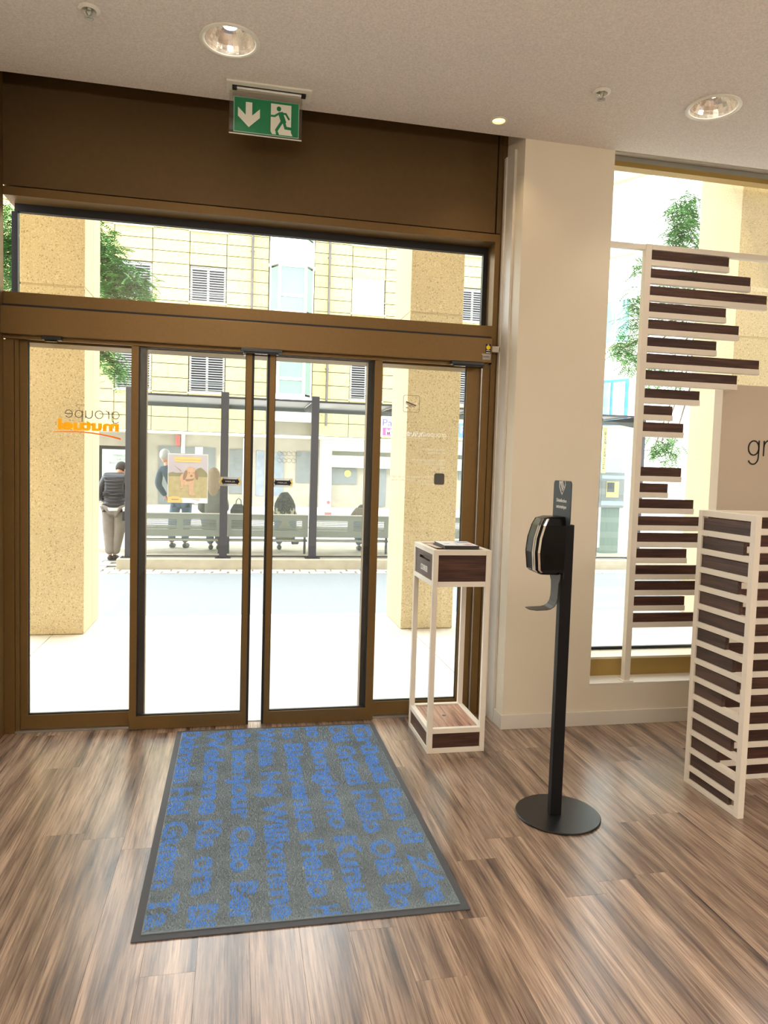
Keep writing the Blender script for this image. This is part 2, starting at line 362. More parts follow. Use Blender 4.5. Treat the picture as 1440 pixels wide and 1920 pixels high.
def stroke_mb(s, xh, length, w, depth=0.0008, flat=False):
    mb = MB(); x = 0; gap = .18; tot = sum(GL[c][0] + gap for c in s) - gap; kx = length / tot
    for c in s:
        wd, st = GL[c]
        for q in st:
            if q[0] == 'l': pts = [(q[1], q[2]), (q[3], q[4])]
            else:
                n = max(4, int(abs(q[5] - q[4]) / 15)); pts = [(q[1] + q[3] * math.cos(math.radians(q[4] + (q[5] - q[4]) * i / n)), q[2] + q[3] * 1.08 * math.sin(math.radians(q[4] + (q[5] - q[4]) * i / n))) for i in range(n + 1)]
            P = [Vector(((x + a) * kx, b * xh)) for a, b in pts]; L_, R_ = [], []
            for i, p in enumerate(P):
                d = (P[min(i + 1, len(P) - 1)] - P[max(i - 1, 0)])
                if q[0] == 'a' and abs(q[5] - q[4]) == 360 and i in (0, len(P) - 1): d = P[1] - P[-2]
                d.normalize(); nn = Vector((-d.y, d.x)) * w / 2; L_.append(p + nn); R_.append(p - nn)
            for i in range(len(P) - 1):
                if flat: mb.quad(*[(v.x, v.y, 0) for v in (L_[i], L_[i + 1], R_[i + 1], R_[i])])
                else: mb.prism([tuple(L_[i]), tuple(L_[i + 1]), tuple(R_[i + 1]), tuple(R_[i])], 2, -depth / 2, depth / 2)
        x += wd + gap
    return mb
def join(*mbs):
    r = MB()
    for k, b in enumerate(mbs):
        n = len(r.v); r.v += b.v; r.f += [tuple(i + n for i in f) for f in b.f]; r.mi += b.mi
    return r
def rrect(x0, x1, y0, y1, r, n=5):
    pts = []
    for cx, cy, a0 in ((x1 - r, y0 + r, -90), (x1 - r, y1 - r, 0), (x0 + r, y1 - r, 90), (x0 + r, y0 + r, 180)):
        for i in range(n + 1):
            a = math.radians(a0 + 90 * i / n); pts.append((cx + r * math.cos(a), cy + r * math.sin(a)))
    return pts
def ellipse(cx, cy, rx, ry, n=16, rot=0):
    c, s = math.cos(rot), math.sin(rot); out = []
    for i in range(n):
        a = 2 * math.pi * i / n; x, y = rx * math.cos(a), ry * math.sin(a); out.append((cx + x * c - y * s, cy + x * s + y * c))
    return out

# ================================================================ THE ROOM
CZ = 3.33; CY = 3.87; FY = 4.13; XL = -1.2; XR = 7.5; YB = -5.0
PH = 0.008
fl = struct('floor', MB().box(XL - 0.1, XR + 0.1, YB - 0.1, 4.16, -0.1, -PH), mat('floor_underlay', (84, 66, 56), 0.8))
# planks: individual near the camera's view, the rest joined
pw = 0.158; plen = 1.22; g = 0.0004
proto = {}
rest = MB()
x = XL; i = 0
random.seed(11)
while x < XR - 0.01:
    x1 = min(x + pw, XR); ystart = YB - random.random() * plen
    y = ystart
    while y < 4.158:
        a, b = max(y, YB), min(y + plen, 4.158)
        if b - a > 0.02:
            if b > 0.9 and x < 4.4:
                me = bpy.data.meshes.new('plank')
                w = x1 - x
                mb = MB().box(g, w - g, g, b - a - g, 0, PH)
                me.from_pydata(mb.v, [], mb.f); me.materials.append(M['floor']); me.update()
                o = bpy.data.objects.new('plank', me); COL.objects.link(o); o.parent = fl; o.location = (x, a, -PH)
            else: rest.box(x + g, x1 - g, a + g, b - g, -PH, 0)
        y += plen
    x = x1; i += 1
part('plank_field', rest, 'floor', fl, kind='stuff')

ceil = struct('ceiling', MB().box(XL - 0.1, XR + 0.1, YB - 0.1, CY, CZ, CZ + 0.10), 'ceiling')
struct('trim_7', MB().box(XL - 0.1, XR + 0.1, CY - 0.15, 4.45, 3.80, 3.9), 'white_paint')
struct('trim_8', MB().box(XL - 0.1, XR + 0.1, CY - 0.03, CY - 0.004, CZ + 0.101, 3.80), 'white_paint')
struct('wall_back', MB().box(XL - 0.1, XR + 0.1, YB - 0.2, YB, 0, CZ), 'white_paint')
struct('wall_right', MB().box(XR, XR + 0.1, YB, 4.13, 0, CZ), 'white_paint')
struct('wall_left', MB().box(XL - 0.1, XL, YB, CY, 0, CZ), 'white_paint')
struct('trim_6', MB().box(XL - 0.1, XL - 0.0, CY, 4.13, 0, 3.79), 'bronze', label='bronze metal reveal at the left end of the entrance')

# column, under-window wall, sill
SZ = 0.25
struct('wall_front', MB().box(1.535, 2.075, CY, 4.45, 0, 3.79).box(2.075, XR, CY, 4.13, 0, SZ - 0.012).box(2.075, XR, 4.13, 4.45, 0, SZ - 0.012), 'white_paint')
struct('trim_5', MB().box(2.076, XR, CY + 0.001, 4.17, SZ - 0.012, SZ), 'trim_white', label='pale window sill board', bevel=0.002)
struct('baseboard_front', MB().box(1.522, XR, CY - 0.013, CY, 0, 0.085).box(1.522, 1.535, CY, 3.985, 0, 0.085), 'trim_white', bevel=0.002)
struct('trim_4', MB().box(1.520, 1.5345, 3.988, 4.13, 0, 3.32).box(1.512, 1.534, 4.10, 4.13, 0, 3.32), 'trim_white', label='white casing strip beside the column')

# ---- bronze entrance frame
FR = sroot('trim_1'); FR['label'] = 'bronze frame around the glass entrance'
def fr(name, m='bronze', **k):
    return lambda mb: part(name, mb, m, FR, **k)
part('header_panel', MB().box(XL, 1.468, FY, FY + 0.03, 2.892, 3.79), 'bronze_panel', FR)
part('panel_backing', MB().box(XL, 1.53, FY + 0.03, FY + 0.3, 2.892, 3.79), 'rubber', FR)
part('side_panel', MB().box(1.478, 1.503, FY, FY + 0.03, 2.892, 3.79), 'bronze_panel', FR)
part('upper_rail', MB().box(XL, 1.503, FY, FY + 0.2, 2.842, 2.886), 'bronze', FR)
part('transom_rail', MB().box(XL, 1.503, FY, FY + 0.2, 2.285, 2.352), 'bronze', FR)
part('inner_rail', MB().box(XL, 1.44, FY + 0.03, FY + 0.2, 2.10, 2.279), 'bronze', FR)
part('right_post', MB().box(1.474, 1.503, FY, FY + 0.2, 2.352, 2.842).box(1.474, 1.503, FY, FY + 0.2, 0, 2.285), 'bronze', FR)
part('corner_strip', MB().box(1.507, 1.534, FY + 0.012, FY + 0.2, 0, 3.79), 'bronze', FR)
part('right_jamb', MB().box(1.425, 1.468, FY - 0.004, FY + 0.2, 0, 2.105), 'bronze', FR)
part('left_jamb', MB().box(XL, -1.150, FY - 0.004, FY + 0.2, 0, 2.105).box(-1.148, -1.128, FY + 0.004, FY + 0.2, 0, 2.105), 'bronze', FR)
part('jamb_gap', MB().box(1.4245, 1.426, FY + 0.02, FY + 0.16, 0, 2.1), 'rubber', FR)
part('jamb_seal', MB().box(1.417, 1.4235, 4.128, 4.20, 0, 2.1), 'alu', FR, label='thin aluminium edge strip')

# transom window
TY = 4.265
w2 = sroot('window_1')
part('gasket', MB().box(XL + 0.02, 1.474, TY - 0.012, TY + 0.02, 2.80, 2.842).box(XL + 0.02, 1.474, TY - 0.012, TY + 0.02, 2.352, 2.375).box(1.446, 1.474, TY - 0.012, TY + 0.02, 2.375, 2.80).box(XL + 0.005, XL + 0.035, TY - 0.012, TY + 0.02, 2.375, 2.80), 'rubber', w2)
part('glass_pane', MB().box(XL + 0.035, 1.446, TY, TY + 0.008, 2.375, 2.80), 'glass', w2)

# operator box over the sliding doors
bx = thing('door_operator', 'long bronze operator box of the sliding door, running above the glass leaves', 'door operator', (0.13, 4.1, 2.125))
part('housing', MB().box(XL + 0.002, 1.457, 4.068, 4.128, 2.127, 2.268), 'bronze', bx, bevel=0.002)
part('shadow_gap', MB().box(XL + 0.002, 1.457, 4.10, 4.128, 2.2685, 2.284), 'rubber', bx)
part('lower_lip', MB().box(XL + 0.002, 1.45, 4.104, 4.128, 2.108, 2.1265), 'bronze', bx, label='pale lower lip catching daylight')
part('end_seal', MB().box(1.4575, 1.462, 4.08, 4.128, 2.12, 2.27), 'rubber', bx)
st = thing('service_sticker', 'black inspection sticker with a yellow medal at the right end of the operator box', 'sticker', (1.435, 4.067, 2.2))
part('sticker_base', MB().box(1.417, 1.449, 4.0665, 4.0678, 2.178, 2.234), 'black_print', st)
part('medal', MB().cyl((1.433, 4.0663, 2.214), 0.0125, -0.001, 1, 20), 'yellow', st, label='yellow disc')
part('print_line', MB().box(1.421, 1.444, 4.0657, 4.0664, 2.1945, 2.198), 'white_print', st)
part('print_line', MB().box(1.420, 1.446, 4.0657, 4.0664, 2.182, 2.186), 'white_print', st)
part('print_arrow', MB().prism([(1.429, 2.232), (1.437, 2.232), (1.433, 2.227)], 1, 4.0657, 4.0664), 'white_print', st)
st = thing('inspection_label', 'small grey maker label below the black sticker on the operator box', 'sticker', (1.42, 4.067, 2.16))
part('label_base', MB().prism([(1.395, 2.177), (1.395, 2.170), (1.400, 2.168), (1.400, 2.142), (1.445, 2.142), (1.450, 2.147), (1.450, 2.177)], 1, 4.0662, 4.0678), 'sticker_grey', st)
part('print_line', place(text_mb('Landert', 0.009, 0.036), (1.405, 4.0658, 2.157), (1, 0, 0), (0, 0, 1)), 'black_print', st)
tag(part('cable_cover', MB().box(1.462, 1.519, 4.10, 4.129, 2.196, 2.230), 'trim_white', bevel=0.002), 'short white cable cover between the operator box and the column', 'cable cover')

# threshold rail
struct('trim_2', MB().box(XL + 0.05, -0.565, 4.128, 4.20, 0.0005, 0.012).box(0.822, 1.424, 4.128, 4.20, 0.0005, 0.012).box(-0.565, 0.822, 4.165, 4.20, 0.0005, 0.006), 'alu', label='aluminium threshold rail')

# ---- door leaves
def leaf(name, x0, x1, y0, y1, zb, gl, gr, gb, gt=2.105, edgeL=None, edgeR=None, railb=None):
    d = sroot(name)
    part('door_frame', MB().box(x0, gl, y0, y1, zb, gt).box(gr, x1, y0, y1, zb, gt).box(gl, gr, y0, y1, zb, gb), 'bronze', d)
    yg = (y0 + y1) / 2
    part('gasket', MB().box(gl, gl + 0.004, yg - 0.008, yg + 0.008, gb, gt).box(gr - 0.004, gr, yg - 0.008, yg + 0.008, gb, gt).box(gl, gr, yg - 0.008, yg + 0.008, gb, gb + 0.006).box(gl, gr, yg - 0.008, yg + 0.008, gt - 0.004, gt), 'rubber', d)
    part('glass_pane', MB().box(gl + 0.004, gr - 0.004, yg - 0.003, yg + 0.003, gb + 0.006, gt - 0.004), 'glass', d)
    if edgeR: part('rubber_edge', MB().box(x1, x1 + edgeR, y0 + 0.006, y1 + 0.01, zb, gt), 'rubber', d)
    if edgeL: part('rubber_edge', MB().box(x0 - edgeL, x0, y0 + 0.006, y1 + 0.01, zb, gt), 'rubber', d)
    return d
leaf('door_1', -1.127, -0.485, 4.150, 4.19, 0.014, -1.090, -0.540, 0.090)            # fixed, left
leaf('door_2', -0.560, 0.076, 4.098, 4.138, 0.006, -0.523, 0.045, 0.078, edgeR=0.013)   # sliding, left
leaf('door_3', 0.174, 0.812, 4.098, 4.138, 0.006, 0.204, 0.768, 0.078, edgeL=0.013)     # sliding, right
leaf('door_4', 0.736, 1.416, 4.150, 4.19, 0.014, 0.775, 1.335, 0.095)                # fixed, right
# dark stile edges seen through the sliding leaves
struct('trim_9', MB().box(-0.5325, -0.487, 4.192, 4.21, 0.014, 2.10).box(-0.5325, -0.487, 4.141, 4.149, 0.014, 2.10), 'rubber', label='black seal behind the left sliding leaf')
struct('trim_10', MB().box(0.737, 0.7675, 4.141, 4.149, 0.014, 2.10).box(0.737, 0.765, 4.192, 4.21, 0.014, 2.10), 'rubber', label='black seal behind the right sliding leaf')

# ---- presence sensors under the operator
def sensor(x0, x1, label, bolts=()):
    t = thing('door_sensor', label, 'sensor', ((x0 + x1) / 2, 4.08, 2.11))
    part('sensor_bar', MB().box(x0, x1, 4.060, 4.096, 2.106, 2.1265), 'blackbox', t, bevel=0.003)
    part('sensor_lens', MB().box(x0 + 0.015, x1 - 0.02, 4.064, 4.090, 2.098, 2.106), 'gloss_black', t)
    for q in bolts:
        part('cable_clip', MB().cyl((q, 4.092, 2.09), 0.006, 0.006, 1, 12).box(q - 0.002, q + 0.002, 4.092, 4.096, 2.09, 2.106), 'alu', t)
sensor(-1.0, -0.905, 'slim black sensor bar under the operator box above the left fixed pane')
sensor(0.012, 0.238, 'black sensor bar under the operator box above the gap between the sliding leaves', (0.035,))
sensor(1.213, 1.412, 'slim black sensor bar under the operator box above the right fixed pane')

# ---- stickers and lettering on the glass
def door_sticker(cx, z, y, label):
    t = thing('door_sticker', label, 'sticker', (cx, y, z))
    part('clear_film', MB().box(cx - 0.062, cx + 0.058, y - 0.0006, y, z - 0.026, z + 0.026), translucent('clear_film_%s' % len(bpy.data.materials), (225, 225, 222), 0.35), t)
    pts = [(-0.048, 0), (-0.038, 0.018), (-0.036, 0.0125), (0.036, 0.0125), (0.038, 0.018), (0.050, 0), (0.038, -0.018), (0.036, -0.0125), (-0.036, -0.0125), (-0.038, -0.018)]
    part('arrow_bar', MB().prism([(cx + a, z + b) for a, b in pts], 1, y - 0.0016, y - 0.0008), 'black_print', t)
    for sg in (-1, 1):
        q = [(0.040, 0.020), (0.047, 0.020), (0.060, 0), (0.047, -0.020), (0.040, -0.020), (0.0535, 0)]
        part('yellow_chevron', MB().prism([(cx + sg * a, z + b) for a, b in q], 1, y - 0.0022, y - 0.0017), 'yellow', t)
    
    part('sticker_print', place(text_mb('ALARM', 0.0085, 0.052, align='CENTER'), (cx, y - 0.0022, z - 0.004), (-1, 0, 0), (0, 0, 1)), 'white_print', t, label='mirrored white capitals')
door_sticker(-0.032, 1.392, 4.1135, 'black double-arrow sticker with yellow tips on the left sliding leaf')
door_sticker(0.257, 1.392, 4.1135, 'black double-arrow sticker with yellow tips on the right sliding leaf')

gy = 4.166
lg = thing('window_logo', 'mirrored grey and orange groupe mutuel lettering on the left fixed pane', 'window lettering', (-0.79, gy, 1.7))
part('grey_word', place(stroke_mb('groupe', 0.042, 0.282, 0.0044), (-0.628, gy, 1.714), (-1, 0, 0), (0, 0, 1)), 'grey_print', lg, label='thin grey letters')
part('orange_word', place(text_mb('mutuel', 0.056, 0.312, depth=0, off=0.0036), (-0.632, gy, 1.651), (-1, 0, 0), (0, 0, 1)), 'orange', lg, label='bold orange letters')
sw = []
for k in range(13):
    t = k / 12; sw.append((-0.968 + 0.346 * t, 1.636 + 0.014 * math.sin(t * 2.2) - 0.035 * t * t))
up = [(a, b) for a, b in sw]; lo = [(a, b - 0.003 - 0.006 * k / 12) for k, (a, b) in enumerate(sw)][::-1]
mb = MB()
for k in range(12):
    mb.prism([up[k], up[k + 1], lo[11 - k], lo[12 - k]], 1, gy - 0.0008, gy)
part('underline', mb, 'orange', lg, label='orange sweeping underline')

lw = thing('window_lettering', 'mirrored white lettering with opening information on the right fixed pane', 'window lettering', (1.1, gy, 1.6))
part('brand_line', place(stroke_mb('groupe', 0.021, 0.118, 0.0026, flat=True), (1.225, gy, 1.686), (-1, 0, 0), (0, 0, 1)), 'white_vinyl', lw)
part('brand_line', place(stroke_mb('mutuel', 0.021, 0.130, 0.0056, flat=True), (1.102, gy, 1.686), (-1, 0, 0), (0, 0, 1)), 'white_vinyl', lw)
part('brand_underline', MB().prism([(0.955, 1.676), (1.02, 1.676), (1.10, 1.668), (1.10, 1.671), (1.02, 1.679), (0.955, 1.678)], 1, gy - 0.0008, gy), 'white_vinyl', lw)
for s, z, L_, h in (('Horaires d\'ouverture', 1.605, 0.14, 0.014), ('Sur rendez-vous', 1.587, 0.105, 0.011), ('Nous sommes ouverts du', 1.54, 0.20, 0.017), ('lundi au vendredi', 1.518, 0.13, 0.014), ('08:00 - 12:00', 1.497, 0.075, 0.012), ('13:30 - 17:00', 1.480, 0.085, 0.012)):
    part('text_line', place(text_mb(s, h, L_), (1.222, gy, z), (-1, 0, 0), (0, 0, 1)), 'white_vinyl', lw)
for s, z, L_, h in (('Prenez rendez-vous en ligne', 1.44, 0.27, 0.014), ('ou par t\u00e9l\u00e9phone', 1.42, 0.26, 0.012), ('Service clients', 1.40, 0.10, 0.010)):
    part('text_line', place(text_mb(s, h, L_), (1.155, gy, z), (-1, 0, 0), (0, 0, 1)), 'white_vinyl', lw)
cs = thing('camera_sticker', 'outlined square sticker with a surveillance camera pictogram on the right fixed pane', 'sticker', (1.0, gy, 1.87))
fo = rrect(0.955, 1.055, 1.825, 1.925, 0.012, 4); fi = rrect(0.9575, 1.0525, 1.8275, 1.9225, 0.010, 4)
mb = MB()
for k in range(len(fo)):
    j = (k + 1) % len(fo); mb.prism([fo[k], fo[j], fi[j], fi[k]], 1, gy - 0.0008, gy)
part('outline', mb, 'grey_print', cs)
part('camera_pictogram', MB().prism([(0.973, 1.890), (1.036, 1.868), (1.032, 1.860), (0.970, 1.880)], 1, gy - 0.0008, gy).prism([(0.970, 1.877), (1.028, 1.857), (1.026, 1.854), (0.970, 1.873)], 1, gy - 0.0008, gy).box(0.972, 0.986, gy - 0.0008, gy, 1.849, 1.853).cyl((0.995, gy, 1.860), 0.004, -0.0008, 1, 10), 'grey_print', cs)
tag(part('square_plate', MB().prism(rrect(1.159, 1.222, 1.402, 1.470, 0.012), 1, gy - 0.003, gy), mat('dark_grey_film', (84, 82, 80), 0.5)), 'plain dark grey rounded square on the right fixed pane', 'sticker')

# ---- right-hand window
wn = sroot('window_2')
part('window_frame', MB().box(2.075, XR, 4.025, 4.21, SZ, 0.352).box(2.075, XR, 4.14, 4.21, 3.368, 3.398), mat('gold_anodised', (176, 146, 84), 0.4, 0.5), wn)
part('frame_cap', MB().box(2.075, XR, 4.026, 4.27, 0.3525, 0.366), mat('pale_gold', (226, 218, 196), 0.4, 0.3), wn)
part('gasket', MB().box(2.075, XR, 4.196, 4.218, 0.3665, 0.384).box(2.075, 2.10, 4.22, 4.24, 0.392, 3.41), 'rubber', wn)
part('glass_pane', MB().box(2.10, XR, 4.226, 4.234, 0.384, 3.41), 'glass', wn)
part('head_strip', MB().box(2.075, XR, 4.155, 4.21, 3.400, 3.436), 'alu', wn)
part('blind_box', MB().box(2.075, XR, 4.12, 4.20, 3.438, 3.52), 'trim_white', wn)
struct('trim_3', MB().box(2.075, XR, 4.14, 4.25, 3.53, 3.79), 'white_paint')

# ================================================================ CEILING FIXTURES
def downlight(x, y, label, power, r=0.13):
    t = thing('recessed_downlight', label, 'ceiling light', (x, y, CZ))
    part('trim_ring', MB().lathe((x, y, CZ), [(r, -0.0005), (r, -0.007), (r - 0.012, -0.010), (r - 0.019, -0.006), (r - 0.019, -0.0005)], 40, closed=True), 'sign_white', t)
    ri = r - 0.021
    prof = [(ri * k, z) for k, z in ((1.0, -0.003), (0.97, 0.012), (0.90, 0.03), (0.80, 0.048), (0.66, 0.066), (0.48, 0.08), (0.30, 0.088), (0.05, 0.090))]
    part('reflector', MB().lathe((x, y, CZ), prof, 26), 'reflector', t, label='faceted mirrored reflector')
    part('bulb', MB().cyl((x, y - 0.0, CZ + 0.058), 0.03, 0.03, 2, 16, r2=0.022), 'lamp_white' if power > 10 else 'lamp_dim', t)
    l = bpy.data.lights.new('downlight_beam', 'SPOT'); l.energy = power; l.spot_size = math.radians(110); l.spot_blend = 0.6; l.color = (1.0, 0.86, 0.68); l.shadow_soft_size = 0.04
    lo = bpy.data.objects.new('downlight_beam', l); COL.objects.link(lo); lo.location = (x, y, CZ + 0.04); lo.parent = None
M['reflector'] = mat('mirror_reflector', (244, 240, 234), 0.2, 1.0, 0.12, 40, 0.6, 45)
M['lamp_dim'] = emit('downlight_glow_soft', (1.0, 0.9, 0.78), 25)
# round holes for the fixtures
cut = MB().cyl((-0.058, 3.335, CZ - 0.05), 0.112, 0.3, 2, 40).cyl((2.29, 3.305, CZ - 0.05), 0.112, 0.3, 2, 40).cyl((1.318, 3.712, CZ - 0.05), 0.036, 0.3, 2, 24)
for sx_, sy_ in ((1.690, 3.314), (-0.62, 3.256)): cut.cyl((sx_, sy_, CZ - 0.05), 0.030, 0.3, 2, 24)
co = part('cutter', cut, 'ceiling')
bo = ceil.modifiers.new('holes', 'BOOLEAN'); bo.object = co; bo.operation = 'DIFFERENCE'; bo.solver = 'EXACT'
bpy.context.view_layer.update()
me = bpy.data.meshes.new_from_object(ceil.evaluated_get(bpy.context.evaluated_depsgraph_get()))
ceil.modifiers.clear(); ceil.data = me; bpy.data.objects.remove(co)
downlight(-0.058, 3.335, 'round recessed downlight glowing brightly in the ceiling left of the exit sign', 26)
downlight(2.29, 3.305, 'round recessed downlight in the ceiling at the right above the window screen', 12)
t = thing('recessed_spotlight', 'small warm glowing ceiling spot near the corner of the entrance', 'ceiling light', (1.318, 3.712, CZ))
part('trim_ring', MB().lathe((1.318, 3.712, CZ), [(0.046, -0.0005), (0.046, -0.004), (0.034, -0.005), (0.034, 0.02)], 28), 'sign_white', t)
part('bulb', MB().cyl((1.318, 3.712, CZ + 0.004), 0.033, 0.012, 2, 24), 'lamp_warm', t)
l = bpy.data.lights.new('spot_beam', 'SPOT'); l.energy = 6; l.spot_size = math.radians(120); l.spot_blend = 0.8; l.color = (1.0, 0.72, 0.42)
lo = bpy.data.objects.new('spot_beam', l); COL.objects.link(lo); lo.location = (1.318, 3.712, CZ - 0.012)
def sprinkler(x, y, label):
    t = thing('sprinkler', label, 'sprinkler', (x, y, CZ))
    part('escutcheon', MB().lathe((x, y, CZ), [(0.043, -0.0005), (0.043, -0.006), (0.029, -0.010), (0.027, 0.0), (0.022, 0.035), (0.002, 0.035)], 28), 'sign_white', t)
    part('frame_arms', MB().tube([(x, y, CZ + 0.035), (x, y, CZ + 0.0)], 0.009, 10).tube([(x - 0.008, y, CZ + 0.005), (x - 0.012, y, CZ - 0.015), (x, y, CZ - 0.035)], 0.003, 6).tube([(x + 0.008, y, CZ + 0.005), (x + 0.012, y, CZ - 0.015), (x, y, CZ - 0.035)], 0.003, 6), 'alu', t)
    d = MB().cyl((x, y, CZ - 0.040), 0.008, 0.006, 2, 12)
    for k in range(12):
        a = k * math.pi / 6; pass
        c, s_ = math.cos(a), math.sin(a)
        q = [(x + 0.006 * c - 0.003 * s_, y + 0.006 * s_ + 0.003 * c), (x + 0.019 * c - 0.003 * s_, y + 0.019 * s_ + 0.003 * c), (x + 0.019 * c + 0.003 * s_, y + 0.019 * s_ - 0.003 * c), (x + 0.006 * c + 0.003 * s_, y + 0.006 * s_ - 0.003 * c)]
        d.prism(q, 2, CZ - 0.038, CZ - 0.0365)
    part('deflector', d, 'alu', t)
sprinkler(1.690, 3.314, 'small sprinkler head in the ceiling between the warm spot and the right downlight')
sprinkler(-0.62, 3.256, 'small sprinkler head in the ceiling at the upper left corner')

# exit sign
ex = thing('exit_sign', 'green emergency exit sign with down arrow and running man hanging from ceiling', 'exit sign', (0.13, 3.71, CZ))
pl = MB()   # mounting plate with a slot
pl.box(-0.077, 0.333, 3.660, 3.690, CZ - 0.008, CZ).box(-0.077, 0.333, 3.724, 3.778, CZ - 0.008, CZ).box(-0.077, -0.050, 3.690, 3.724, CZ - 0.008, CZ).box(0.306, 0.333, 3.690, 3.724, CZ - 0.008, CZ)
part('mounting_plate', pl, 'sign_white', ex, label='white ceiling plate')
part('lamp_slot', MB().box(-0.050, 0.306, 3.690, 3.724, CZ - 0.002, CZ - 0.0005), mat('slot_grey', (90, 88, 84), 0.3, 0.6), ex)
tb = part('lamp_tube', MB().cyl((-0.030, 3.706, CZ - 0.012), 0.006, 0.316, 0, 12), mat('tube_glass', (236, 236, 236), 0.15, 0.4), ex)
part('lamp_socket', MB().box(-0.050, -0.028, 3.692, 3.722, CZ - 0.018, CZ - 0.003), 'blackbox', tb)
part('lamp_socket', MB().box(0.284, 0.306, 3.692, 3.722, CZ - 0.018, CZ - 0.003), 'blackbox', tb)
ay = 3.744
# the acrylic sheet hangs just behind the slot
part('acrylic_sheet', MB().box(-0.064, 0.293, ay, ay + 0.006, CZ - 0.208, CZ - 0.008), 'acrylic', ex)
part('bright_edge', MB().box(-0.064, 0.293, ay - 0.0005, ay + 0.0065, CZ - 0.2115, CZ - 0.2083), 'sign_white', ex)
sx0, sx1, sz0, sz1 = -0.039, 0.275, 3.131, 3.292
yy = ay - 0.001
part('sign_border', MB().box(sx0 - 0.003, sx1 + 0.003, yy, ay - 0.0002, sz0 - 0.004, sz1 + 0.002), mat('sign_border_mint', (150, 206, 180), 0.5), ex)
gf = part('green_field', MB().box(sx0, sx1, yy - 0.0012, yy - 0.0002, sz0, sz1), 'green_sign', ex)
def sp(u, v):   # u,v in 0..1 on the sign
    return (sx0 + u * (sx1 - sx0), sz0 + v * (sz1 - sz0))
ya, yb_ = yy - 0.0024, yy - 0.0014
arr = [(0.175, 0.88), (0.275, 0.88), (0.275, 0.50), (0.395, 0.71), (0.395, 0.45), (0.225, 0.14), (0.055, 0.45), (0.055, 0.71), (0.175, 0.50)]
am = MB().prism([sp(*q) for q in [(0.175, 0.88), (0.275, 0.88), (0.275, 0.40), (0.175, 0.40)]], 1, ya, yb_)
am.prism([sp(*q) for q in [(0.055, 0.71), (0.225, 0.40), (0.225, 0.14), (0.055, 0.45)]], 1, ya - 0.0002, yb_).prism([sp(*q) for q in [(0.395, 0.71), (0.225, 0.40), (0.225, 0.14), (0.395, 0.45)]], 1, ya - 0.0001, yb_)
part('white_arrow', am, 'sign_white', ex, label='white arrow pointing down')
dr = MB().prism([sp(*q) for q in [(0.565, 0.93), (0.885, 0.93), (0.885, 0.12), (0.91, 0.02), (0.70, 0.02), (0.68, 0.12), (0.64, 0.12), (0.65, 0.02), (0.59, 0.02), (0.565, 0.1)]], 1, ya, yb_)
part('white_doorway', dr, 'sign_white', ex)
ym0, ym1 = ya - 0.0014, ya - 0.0004
mn = MB().prism([(p[0], p[1]) for p in ellipse(*sp(0.69, 0.79), 0.0112, 0.0118)], 1, ym0, ym1)
def limb(pts, w):
    for (a, b) in zip(pts[:-1], pts[1:]):
        A = Vector(sp(*a)); B = Vector(sp(*b)); d = (B - A).normalized(); n = Vector((-d.y, d.x)) * w; e = d * w * 0.6
        mn.prism([tuple(A - e + n), tuple(B + e + n), tuple(B + e - n), tuple(A - e - n)], 1, ym0 - 0.0001 * limb.k, ym1); limb.k = (limb.k + 1) % 4
limb.k = 0
limb([(0.575, 0.56), (0.625, 0.56), (0.70, 0.665)], 0.0048)
limb([(0.70, 0.665), (0.80, 0.66), (0.85, 0.51)], 0.0048)
limb([(0.72, 0.65), (0.765, 0.42)], 0.0125)
limb([(0.745, 0.43), (0.655, 0.14)], 0.0068)
limb([(0.77, 0.42), (0.80, 0.24), (0.90, 0.23)], 0.0068)
part('running_figure', mn, 'green_sign', ex)

# ================================================================ FLOOR MAT
mx0, mx1, my0, my1 = -0.298, 0.808, 2.252, 4.05
mt = thing('floor_mat', 'large grey entrance mat with blue greeting words and rubber edge', 'floor mat', ((mx0 + mx1) / 2, (my0 + my1) / 2, 0))
part('rubber_border', MB().box(mx0, mx1, my0, my1, 0.0005, 0.004), 'mat_rubber', mt, bevel=0.001)
px0, px1, py0, py1 = mx0 + 0.028, mx1 - 0.028, my0 + 0.03, my1 - 0.03
part('pile_base', MB().box(px0, px1, py0, py1, 0.004, 0.0075), 'mat_grey', mt)
cap = 0.094
words = [(-0.262, [('Dobrodan', 4.02, 3.367), ('Hej', 3.317, 3.061), ('Guten', 3.003, 2.521), ('Ta', 2.483, 2.299)]),
         (-0.128, [('Welcome', 4.02, 3.043), ('Kia', 2.989, 2.767), ('ora', 2.715, 2.459), ('Bi', 2.406, 2.283)]),
         (0.006, [('de bonjour', 4.02, 2.976), ('Ciao', 2.924, 2.587), ('Ber', 2.523, 2.284)]),
         (0.140, [('Welina', 4.02, 3.50), ('Hej', 3.436, 3.17), ('Willkomme', 3.115, 2.284)]),
         (0.274, [('lo Bienvenue', 4.02, 2.835), ('Hello', 2.775, 2.383), ('H', 2.34, 2.284)]),
         (0.408, [('so', 4.02, 3.86), ('Buongiorno', 3.795, 2.846), ('Kunus', 2.784, 2.284)]),
         (0.542, [('Ol\u00e1 Gr\u00fcezi', 4.02, 3.24), ('Hallo', 3.179, 2.791), ('Ol\u00e1', 2.734, 2.485), ('Bo', 2.427, 2.284)]),
         (0.672, [('Gr\u00fcess', 4.02, 3.24), ('Bun', 3.179, 2.881), ('di', 2.825, 2.689), ('Zdra', 2.615, 2.294)])]
lt = MB()
for bxx, ws in words:
    for s, ya_, yb2 in ws:
        w = text_mb(s, cap, ya_ - yb2, depth=0.0004, off=0.0055)
        lt = join(lt, place(w, (bxx, ya_, 0.009), (0, -1, 0), (1, 0, 0)))
tree_l = BVHTree.FromPolygons([Vector(v) for v in lt.v], lt.f)
rnd = random.Random(3)
